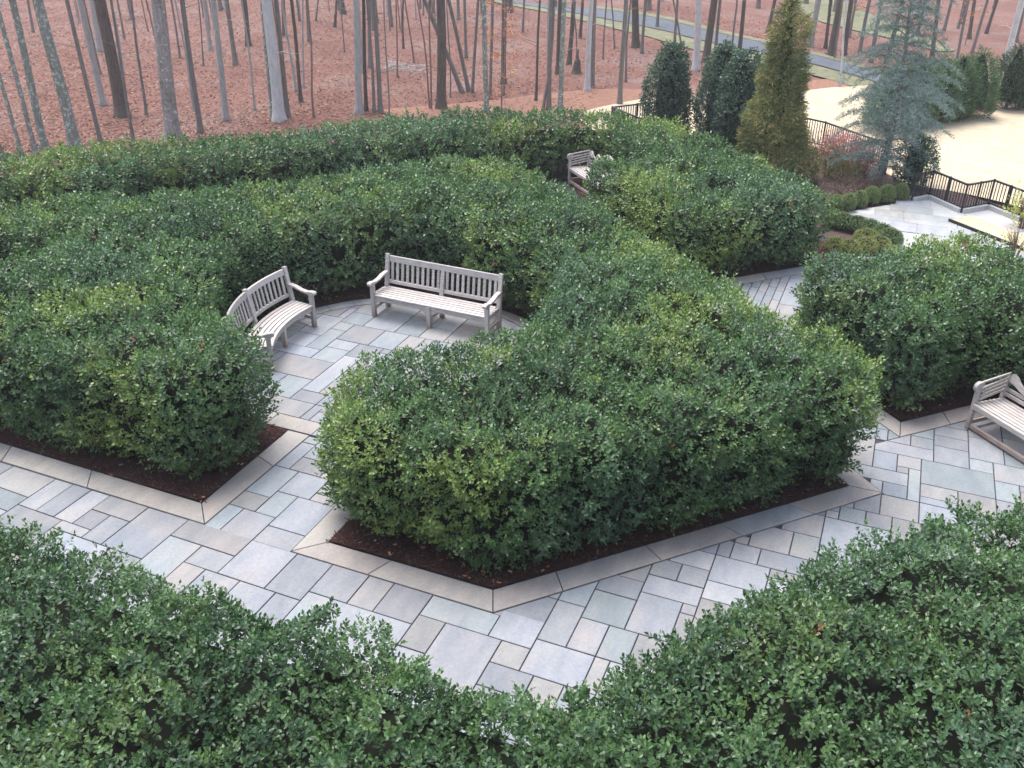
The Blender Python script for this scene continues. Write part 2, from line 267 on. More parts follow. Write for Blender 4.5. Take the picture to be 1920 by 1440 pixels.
# ------------------------------------------------------------------ paving
def dec(s): return [[tuple(map(float,q.split(','))) for q in p.split(' ')] for p in s.split(';')]
PAV_VIS="-4.55,5.331 -3.625,5.333 -3.626,5.941 -4.55,5.937;-1.031,6.877 -0.132,6.889 -0.137,7.492 -1.035,7.48;-3.316,5.335 -2.7,5.34 -2.703,6.1 -3.318,6.094;-2.392,5.038 -1.626,5.046 -1.629,5.503 -2.394,5.495;0.742,7.952 1.464,7.959 1.457,8.553 0.737,8.547;0.455,7.349 1.039,7.357 1.033,7.955 0.45,7.948;-0.132,6.889 0.312,6.896 0.306,7.647 -0.138,7.642;-2.395,5.799 -1.783,5.806 -1.786,6.262 -2.397,6.255;-1.028,6.423 -0.427,6.431 -0.43,6.885 -1.031,6.877;-7.446,5.655 -6.844,5.646 -6.839,6.41 -7.439,6.41;0.001,8.836 0.734,8.843 0.728,9.431 -0.004,9.426;-7.302,4.603 -6.849,4.593 -6.845,5.345 -7.298,5.353;-1.325,5.507 -0.87,5.514 -0.874,5.97 -1.328,5.964;-5.931,5.788 -5.319,5.785 -5.317,6.4 -5.928,6.398;1.171,8.55 1.742,8.554 1.735,9.143 1.164,9.14;-1.636,6.718 -1.181,6.724 -1.185,7.328 -1.639,7.322;-1.628,5.351 -1.324,5.355 -1.328,5.964 -1.632,5.96;1.004,10.593 1.857,10.591 1.849,11.16 0.997,11.165;2.158,8.998 2.847,8.998 2.841,9.434 2.152,9.436;-4.241,4.876 -3.778,4.877 -3.779,5.333 -4.242,5.331;-8.045,5.219 -7.299,5.203 -7.296,5.653 -8.041,5.667;2.141,10.303 2.828,10.298 2.819,10.866 2.132,10.874;-0.138,7.642 0.306,7.647 0.3,8.245 -0.143,8.24;-0.875,6.122 -0.274,6.13 -0.277,6.434 -0.877,6.425;-9.509,4.824 -8.931,4.8 -8.925,5.394 -9.502,5.416;-5.319,5.785 -4.858,5.785 -4.857,6.402 -5.317,6.4;-1.482,6.265 -1.027,6.271 -1.03,6.726 -1.484,6.72;-3.626,6.092 -2.857,6.098 -2.858,6.41 -3.626,6.407;0.303,7.947 0.742,7.952 0.737,8.547 0.298,8.543;-1.632,5.96 -1.025,5.968 -1.027,6.271 -1.634,6.263;1.733,9.289 2.154,9.29 2.145,10.015 1.724,10.016;-0.278,6.585 0.315,6.594 0.312,6.896 -0.281,6.887;-1.036,7.781 -0.437,7.788 -0.44,8.237 -1.039,8.23;-8.925,5.394 -8.192,5.372 -8.188,5.82 -8.92,5.84;1.74,8.702 2.162,8.704 2.154,9.29 1.733,9.289;-6.844,5.496 -6.389,5.49 -6.386,6.093 -6.841,6.097;-6.841,6.097 -5.93,6.09 -5.928,6.41 -6.839,6.41;1.014,9.725 1.728,9.726 1.722,10.161 1.009,10.161;-4.088,5.938 -3.626,5.941 -3.626,6.407 -4.088,6.405;-5.927,6.692 -5.41,6.691 -5.41,7.293 -5.924,7.293;-2.093,6.713 -1.636,6.718 -1.638,7.171 -2.095,7.166;-6.544,4.89 -6.087,4.884 -6.085,5.337 -6.542,5.341;-5.627,5.333 -5.166,5.331 -5.165,5.785 -5.625,5.786;-2.857,6.098 -2.397,6.103 -2.398,6.497 -2.858,6.492;1.164,9.14 1.735,9.143 1.729,9.581 1.16,9.58;-2.397,6.255 -2.091,6.258 -2.094,6.864 -2.399,6.86;-4.858,5.936 -4.396,5.937 -4.396,6.404 -4.857,6.402;2.152,9.436 2.705,9.435 2.698,9.869 2.147,9.871;-6.085,5.337 -5.627,5.333 -5.625,5.786 -6.084,5.789;-2.701,5.492 -2.241,5.496 -2.242,5.801 -2.702,5.796;-10.621,5.764 -10.065,5.736 -10.056,6.325 -10.611,6.351;2.546,10.87 3.222,10.86 3.214,11.28 2.539,11.292;2.147,9.871 2.698,9.869 2.692,10.299 2.141,10.303;-0.435,7.488 -0.137,7.492 -0.141,8.091 -0.439,8.088;-1.035,7.48 -0.435,7.488 -0.437,7.788 -1.036,7.781;-1.639,7.322 -1.034,7.33 -1.036,7.631 -1.64,7.623;-9.637,6.013 -8.918,5.989 -8.913,6.41 -9.631,6.41;1.851,11.018 2.544,11.011 2.537,11.432 1.845,11.442;-1.786,6.262 -1.482,6.265 -1.484,6.72 -1.788,6.716;-8.293,9.822 -7.411,9.819 -7.407,10.403 -8.288,10.405;-10.211,5.301 -9.647,5.274 -9.641,5.717 -10.205,5.742;-3.625,5.637 -3.317,5.639 -3.318,6.094 -3.626,6.092;-2.091,6.258 -1.786,6.262 -1.788,6.716 -2.093,6.713;-2.949,6.401 -2.398,6.406 -2.399,6.86 -2.519,6.859;0.734,8.843 1.168,8.846 1.163,9.287 0.729,9.285;0.033,10.737 0.424,10.737 0.415,11.451 -0.023,11.452 -0.016,10.786;0.591,8.545 1.171,8.55 1.168,8.846 0.588,8.841;-0.589,8.235 0.006,8.242 0.003,8.54 -0.591,8.533;-6.385,6.393 -5.928,6.391 -5.926,6.842 -6.382,6.844;0.003,8.54 0.591,8.545 0.588,8.841 0.001,8.836;-5.166,5.331 -4.858,5.331 -4.858,5.785 -5.165,5.785;-4.858,5.482 -4.55,5.482 -4.55,5.937 -4.858,5.936;0.729,9.285 1.163,9.287 1.158,9.725 0.725,9.724;-4.396,5.937 -4.088,5.938 -4.088,6.405 -4.396,6.404;-2.7,5.188 -2.392,5.19 -2.394,5.495 -2.701,5.492;-1.934,5.5 -1.629,5.503 -1.631,5.808 -1.936,5.804;-0.741,8.532 -0.293,8.537 -0.296,8.982 -0.534,8.979 -0.742,8.757;-2.241,5.496 -1.934,5.5 -1.936,5.804 -2.242,5.801;-6.819,9.082 -6.368,9.082 -6.364,9.819 -6.814,9.819;-6.599,7.146 -6.229,7.144 -6.225,7.743 -6.591,7.744;2.539,11.292 2.946,11.285 2.936,11.841 2.53,11.85;0.58,9.723 1.014,9.725 1.009,10.161 0.575,10.16;-6.39,5.34 -6.085,5.337 -6.084,5.789 -6.388,5.791;-6.228,7.294 -5.772,7.293 -5.769,7.743 -6.225,7.743;-5.928,6.391 -5.41,6.39 -5.41,6.692 -5.927,6.692;1.439,10.161 1.863,10.16 1.857,10.591 1.433,10.593;-8.037,6.116 -7.442,6.105 -7.439,6.41 -8.034,6.41;-2.095,7.166 -1.638,7.171 -1.64,7.473 -1.948,7.469 -2.095,7.312;-6.971,8.83 -6.968,9.23 -7.711,9.232 -7.715,8.83;-3.625,5.333 -3.316,5.335 -3.317,5.639 -3.625,5.637;1.563,11.445 1.985,11.44 1.975,11.999 1.555,12.005;-9.502,5.416 -8.925,5.394 -8.922,5.691 -9.498,5.712;-6.388,5.791 -5.931,5.788 -5.93,6.09 -6.386,6.093;-7.298,5.353 -6.845,5.345 -6.844,5.646 -7.296,5.653;-8.335,5.824 -8.04,5.817 -8.034,6.41 -8.329,6.41;-2.702,5.796 -2.395,5.799 -2.397,6.103 -2.703,6.1;1.555,12.005 1.975,11.999 1.963,12.686 1.79,12.69 1.547,12.447;-7.413,9.525 -7.115,9.525 -7.108,10.694 -7.405,10.694;1.98,11.72 2.532,11.711 2.524,12.126 1.973,12.137;-8.629,5.831 -8.335,5.824 -8.329,6.41 -8.622,6.41;-9.498,5.712 -8.922,5.691 -8.918,5.989 -9.494,6.008;0.321,10.449 0.862,10.45 0.859,10.737 0.131,10.737 0.132,10.638;-8.92,5.84 -8.629,5.831 -8.622,6.41 -8.913,6.41;-0.293,8.537 0.003,8.54 -0,8.984 -0.296,8.982;-5.606,10.845 -5.151,10.848 -5.151,11.57 -5.605,11.567;-10.065,5.736 -9.498,5.712 -9.494,6.008 -10.06,6.031;-3.162,5.184 -2.7,5.188 -2.7,5.34 -3.162,5.336;-0.445,8.98 -0,8.984 -0.004,9.426 -0.116,9.426 -0.446,9.074;-7.695,11.701 -7.104,11.703 -7.103,12.414 -7.693,12.411;-7.744,5.661 -7.446,5.655 -7.442,6.105 -7.74,6.11;0.419,11.167 1.141,11.165 1.137,11.448 0.551,11.451 0.417,11.317;-1.025,5.968 -0.874,5.97 -0.877,6.425 -1.028,6.423;-3.778,4.877 -3.624,4.877 -3.625,5.333 -3.779,5.333;-6.359,10.986 -5.908,10.988 -5.907,11.708 -6.358,11.706;1.141,11.165 1.567,11.162 1.561,11.585 1.135,11.589;-7.859,9.233 -7.415,9.231 -7.411,9.819 -7.854,9.82;-1.783,5.806 -1.631,5.808 -1.634,6.263 -1.786,6.262;-10.06,6.031 -9.637,6.013 -9.631,6.41 -10.055,6.41;-6.23,6.843 -5.926,6.842 -5.924,7.293 -6.228,7.294;-0.427,6.431 -0.277,6.434 -0.281,6.887 -0.43,6.885;-7.844,11.127 -7.254,11.128 -7.252,11.702 -7.841,11.701;-1.334,13.963 -0.746,13.963 -0.746,14.529 -1.334,14.529;-2.399,6.86 -2.094,6.864 -2.095,7.312 -2.4,6.987;-1.49,7.925 -1.037,7.931 -1.039,8.23 -1.238,8.228 -1.49,7.958;-4.704,5.179 -4.242,5.179 -4.242,5.331 -4.704,5.331;-6.846,5.195 -6.543,5.191 -6.541,5.492 -6.844,5.496;-6.208,11.707 -5.756,11.709 -5.757,12.421 -6.208,12.418;1.985,11.44 2.537,11.432 2.532,11.711 1.98,11.72;-0.023,11.452 0.415,11.451 0.41,11.875 -0.028,11.876;1.863,10.16 2.143,10.159 2.137,10.589 1.857,10.591;-1.337,7.627 -1.036,7.631 -1.037,7.931 -1.339,7.927;0.311,7.046 0.458,7.048 0.454,7.499 0.307,7.497;-5.166,5.18 -4.704,5.179 -4.704,5.331 -5.166,5.331;0.006,8.242 0.3,8.245 0.298,8.543 0.003,8.54;1.008,10.305 1.437,10.305 1.433,10.593 1.004,10.593;-1.181,6.724 -1.03,6.726 -1.033,7.179 -1.184,7.177;-8.572,11.128 -8.137,11.127 -8.133,11.843 -8.567,11.844;-5.627,5.182 -5.166,5.18 -5.166,5.331 -5.627,5.333;-6.376,7.743 -5.921,7.743 -5.92,8.042 -6.374,8.042;-1.481,14.529 -0.746,14.529 -0.746,14.954 -1.481,14.954;1.857,10.591 2.137,10.589 2.13,11.016 1.851,11.018;-1.64,7.623 -1.337,7.627 -1.339,7.927 -1.521,7.925 -1.641,7.797;-0.889,8.232 -0.589,8.235 -0.591,8.533 -0.89,8.53;-6.604,6.846 -6.23,6.843 -6.229,7.144 -6.599,7.145;-8.722,10.407 -7.849,10.403 -7.847,10.694 -8.72,10.697;0.307,7.497 0.454,7.499 0.45,7.948 0.303,7.947;-6.086,5.186 -5.627,5.182 -5.627,5.333 -6.085,5.337;1.973,12.137 2.524,12.126 2.519,12.401 1.968,12.413;-7.103,12.272 -6.657,12.274 -6.658,12.978 -7.103,12.976;-6.61,6.395 -6.385,6.393 -6.382,6.844 -6.604,6.846;-6.814,9.819 -6.364,9.819 -6.362,10.259 -6.812,10.258;-7.254,11.128 -6.808,11.129 -6.806,11.704 -7.252,11.702;-5.605,11.996 -5.152,11.999 -5.153,12.566 -5.607,12.563;0.424,10.737 0.714,10.737 0.709,11.166 0.419,11.167;-6.591,7.744 -6.376,7.743 -6.373,8.34 -6.582,8.34;-6.812,10.258 -6.362,10.259 -6.36,10.696 -6.81,10.695;-1.481,15.379 -1.04,15.379 -1.04,16.088 -1.481,16.088;-7.104,11.703 -6.657,11.704 -6.657,12.274 -7.103,12.272;-6.361,10.551 -5.909,10.553 -5.908,10.988 -6.359,10.986;-8.04,5.817 -7.743,5.811 -7.74,6.11 -8.037,6.116;0.865,10.161 1.009,10.161 1.001,10.88 0.857,10.88;-6.208,12.418 -5.757,12.421 -5.759,12.944 -6.115,13.03 -6.21,13.037;-6.657,12.132 -6.208,12.135 -6.208,12.7 -6.657,12.698;0.437,9.43 0.728,9.431 0.725,9.724 0.434,9.722;-7.693,12.411 -7.103,12.414 -7.103,12.976 -7.109,12.976 -7.26,12.94 -7.617,12.792 -7.692,12.746;1.753,17.221 2.194,17.221 2.194,17.929 1.753,17.929;-6.81,10.695 -6.36,10.696 -6.359,11.131 -6.808,11.129;0.143,9.428 0.437,9.43 0.434,9.722 0.16,9.721 0.141,9.7;1.135,11.589 1.561,11.585 1.557,11.865 1.131,11.87;-5.909,10.553 -5.606,10.554 -5.605,11.135 -5.907,11.133;-7.849,10.403 -7.407,10.403 -7.404,10.838 -7.846,10.838;-8.14,10.694 -7.847,10.694 -7.843,11.415 -8.135,11.415;-7.405,10.694 -6.959,10.694 -6.957,11.128 -7.402,11.127;-5.605,11.567 -5.151,11.57 -5.152,11.999 -5.605,11.996;-1.481,14.954 -0.893,14.954 -0.893,15.379 -1.481,15.379;0.288,9.722 0.58,9.723 0.575,10.16 0.571,10.16 0.286,9.856;1.312,17.788 1.753,17.788 1.753,18.496 1.312,18.496;-8.488,5.231 -8.045,5.219 -8.044,5.368 -8.487,5.38;-4.858,5.331 -4.55,5.331 -4.55,5.482 -4.858,5.482;-5.907,11.133 -5.605,11.135 -5.605,11.71 -5.907,11.708;1.131,11.87 1.557,11.865 1.552,12.144 1.247,12.147 1.128,12.028;0.61,10.16 0.865,10.161 0.862,10.45 0.572,10.449 0.575,10.195;0.724,18.496 1.312,18.496 1.312,19.063 0.724,19.063;-8.575,10.696 -8.14,10.694 -8.137,11.127 -8.572,11.128;-6.657,11.704 -6.208,11.707 -6.208,12.135 -6.657,12.132;-7.415,9.231 -6.968,9.23 -6.966,9.525 -7.413,9.525;-8.927,5.246 -8.488,5.231 -8.487,5.38 -8.925,5.394;-8.189,5.671 -7.744,5.661 -7.743,5.811 -8.188,5.82;-6.37,8.83 -6.368,9.082 -6.819,9.082 -6.821,8.83;1.312,17.221 1.753,17.221 1.753,17.788 1.312,17.788;1.16,9.58 1.588,9.581 1.586,9.726 1.158,9.725;-1.481,16.088 -1.04,16.088 -1.04,16.654 -1.481,16.654;-0.028,11.876 0.41,11.875 0.41,11.91 0.023,12.297 -0.034,12.297;2.698,9.869 2.834,9.868 2.828,10.298 2.692,10.299;2.832,10.011 2.968,10.01 2.961,10.439 2.825,10.44;-1.944,7.469 -1.64,7.473 -1.641,7.774 -1.664,7.773 -1.944,7.474;-8.133,11.701 -7.695,11.701 -7.693,12.128 -8.132,12.128;0.713,10.881 1.001,10.88 0.997,11.165 0.709,11.166;1.724,10.016 2.145,10.015 2.143,10.159 1.722,10.161;-8.296,9.529 -7.856,9.527 -7.854,9.82 -8.293,9.822;1.567,11.162 1.849,11.16 1.845,11.442 1.563,11.445;-8.863,10.697 -8.575,10.696 -8.571,11.272 -8.859,11.273;-9.647,5.274 -9.504,5.268 -9.498,5.712 -9.641,5.717;0.871,17.929 1.312,17.929 1.312,18.496 0.871,18.496;1.009,10.161 1.439,10.161 1.437,10.305 1.008,10.305;2.825,10.44 2.961,10.439 2.954,10.864 2.819,10.866;-0.439,8.088 -0.141,8.091 -0.143,8.24 -0.44,8.237;-8.132,12.128 -7.693,12.128 -7.692,12.552 -7.991,12.552 -8.131,12.432;0.85,11.45 1.137,11.448 1.133,11.73 0.846,11.732;2.194,16.938 2.635,16.938 2.635,17.363 2.194,17.363;2.53,11.85 2.801,11.844 2.796,12.12 2.524,12.126;-5.757,12.562 -5.153,12.566 -5.154,12.651 -5.383,12.792 -5.74,12.94 -5.759,12.944;2.194,17.363 2.635,17.363 2.635,17.788 2.194,17.788;2.132,10.874 2.546,10.87 2.544,11.011 2.13,11.016;-7.846,10.838 -7.404,10.838 -7.402,11.127 -7.844,11.127;-6.808,11.273 -6.508,11.274 -6.508,11.705 -6.806,11.704;-6.657,12.698 -6.208,12.7 -6.21,13.037 -6.5,13.06 -6.658,13.048;-8.192,5.372 -8.044,5.368 -8.041,5.667 -8.189,5.671;-1.039,8.23 -0.889,8.232 -0.89,8.53 -0.956,8.529 -1.04,8.439;1.753,17.929 2.194,17.929 2.194,18.354 1.753,18.354;-0.599,17.646 -0.158,17.646 -0.158,18.071 -0.599,18.071;1.312,18.496 1.753,18.496 1.753,18.921 1.312,18.921;-1.481,16.654 -1.04,16.654 -1.04,17.21 -1.481,16.769;-6.968,9.23 -6.818,9.23 -6.815,9.672 -6.965,9.672;-8.859,11.273 -8.571,11.272 -8.567,11.844 -8.614,11.844 -8.692,11.717 -8.84,11.36 -8.858,11.282;-6.821,8.83 -6.818,9.23 -6.968,9.23 -6.971,8.83;-1.184,7.177 -1.033,7.179 -1.034,7.33 -1.185,7.328;-7.115,9.525 -6.966,9.525 -6.963,9.965 -7.112,9.965;-6.965,9.672 -6.815,9.672 -6.813,10.112 -6.962,10.111;-7.112,9.965 -6.963,9.965 -6.961,10.403 -7.11,10.403;-6.962,10.111 -6.813,10.112 -6.81,10.549 -6.96,10.549;-6.542,5.341 -6.39,5.34 -6.389,5.49 -6.541,5.492;0.561,11.451 0.85,11.45 0.846,11.732 0.832,11.732 0.561,11.461;-8.135,11.415 -7.843,11.415 -7.841,11.701 -8.133,11.701;0.846,11.732 1.133,11.73 1.129,12.009 1.11,12.01 0.846,11.746;1.247,12.147 1.552,12.144 1.547,12.447;-6.96,10.549 -6.81,10.549 -6.809,10.984 -6.958,10.984;0.415,11.451 0.561,11.451 0.557,11.733 0.412,11.734;-6.808,11.129 -6.359,11.131 -6.359,11.275 -6.808,11.273;-8.614,11.844 -8.278,11.843 -8.276,12.296 -8.49,12.046;-6.508,11.274 -6.359,11.275 -6.358,11.706 -6.508,11.705;-5.756,11.709 -5.605,11.71 -5.606,12.138 -5.756,12.137;-8.868,10.263 -8.724,10.262 -8.72,10.697 -8.863,10.697;-1.238,8.228 -1.039,8.23 -1.04,8.439;-5.756,12.137 -5.606,12.138 -5.607,12.563 -5.757,12.562;1.588,9.581 1.729,9.581 1.728,9.726 1.586,9.726;-1.481,14.104 -1.334,14.104 -1.334,14.529 -1.481,14.529;0.575,10.195 0.572,10.449 0.427,10.449 0.428,10.342;2.194,17.788 2.488,17.788 2.488,18.071 2.194,18.071;-1.628,14.246 -1.481,14.246 -1.481,14.671 -1.628,14.671;-0.89,8.53 -0.741,8.532 -0.742,8.68 -0.815,8.68 -0.891,8.598;-1.775,14.388 -1.628,14.388 -1.628,14.813 -1.775,14.813;-0.004,9.426 0.143,9.428 0.142,9.574 0.022,9.574 -0.005,9.545;-1.922,14.529 -1.775,14.529 -1.775,14.954 -1.922,14.954;-1.628,14.671 -1.481,14.671 -1.481,15.096 -1.628,15.096;-8.278,11.843 -8.133,11.843 -8.131,12.269 -8.276,12.269;1.79,12.69 2.101,12.683 2.099,12.819 1.923,12.823;-1.775,14.813 -1.628,14.813 -1.628,15.238 -1.775,15.238;-7.11,10.403 -6.961,10.403 -6.959,10.694 -7.108,10.694;-1.922,14.954 -1.775,14.954 -1.775,15.379 -1.922,15.379;-1.628,15.096 -1.481,15.096 -1.481,15.521 -1.628,15.521;-2.069,15.096 -1.922,15.096 -1.922,15.521 -2.069,15.521;-1.775,15.238 -1.628,15.238 -1.628,15.663 -1.775,15.663;-8.436,10.115 -8.29,10.114 -8.288,10.405 -8.433,10.405;-2.216,15.238 -2.069,15.238 -2.069,15.663 -2.216,15.663;-1.922,15.379 -1.775,15.379 -1.775,15.804 -1.922,15.804;-1.628,15.521 -1.481,15.521 -1.481,15.946 -1.628,15.946;2.635,17.363 2.782,17.363 2.782,17.788 2.635,17.788;0.43,18.638 0.724,18.638 0.724,18.921 0.43,18.921;-2.51,15.238 -2.363,15.238 -2.363,15.663 -2.51,15.663;-2.363,15.379 -2.216,15.379 -2.216,15.804 -2.363,15.804;-2.069,15.521 -1.922,15.521 -1.922,15.946 -2.069,15.946;-1.775,15.663 -1.628,15.663 -1.628,16.088 -1.775,16.088;-1.922,15.804 -1.775,15.804 -1.775,16.229 -1.922,16.229;-1.628,15.946 -1.481,15.946 -1.481,16.371 -1.628,16.371;-10.335,6.338 -10.056,6.325 -10.055,6.41 -10.334,6.41;-2.216,15.663 -2.069,15.663 -2.069,16.088 -2.162,16.088 -2.216,16.034;0.714,10.737 0.859,10.737 0.857,10.88 0.713,10.881;-1.775,16.088 -1.628,16.088 -1.628,16.513 -1.737,16.513 -1.775,16.475;0.587,11.733 0.557,11.733 0.561,11.461 0.71,11.61;-5.153,12.424 -4.862,12.426 -5.054,12.59 -5.154,12.651;0.871,19.063 1.312,19.063 1.312,19.204 0.871,19.204;-1.628,16.371 -1.481,16.371 -1.481,16.769 -1.628,16.622;1.968,12.413 2.107,12.41 2.104,12.547 1.965,12.55;-2.069,15.946 -1.922,15.946 -1.922,16.328 -2.069,16.181;-2.657,15.379 -2.51,15.379 -2.51,15.74 -2.657,15.593;-2.519,6.859 -2.399,6.86 -2.4,6.987;-0.746,17.504 -1.04,17.504 -1.04,17.259 -1,17.25;0.412,11.734 0.587,11.733 0.445,11.875 0.41,11.875;-7.991,12.552 -7.692,12.552 -7.692,12.746 -7.946,12.59;-6.958,10.984 -6.809,10.984 -6.808,11.129 -6.957,11.128;-8.579,10.261 -8.434,10.26 -8.433,10.405 -8.578,10.406"
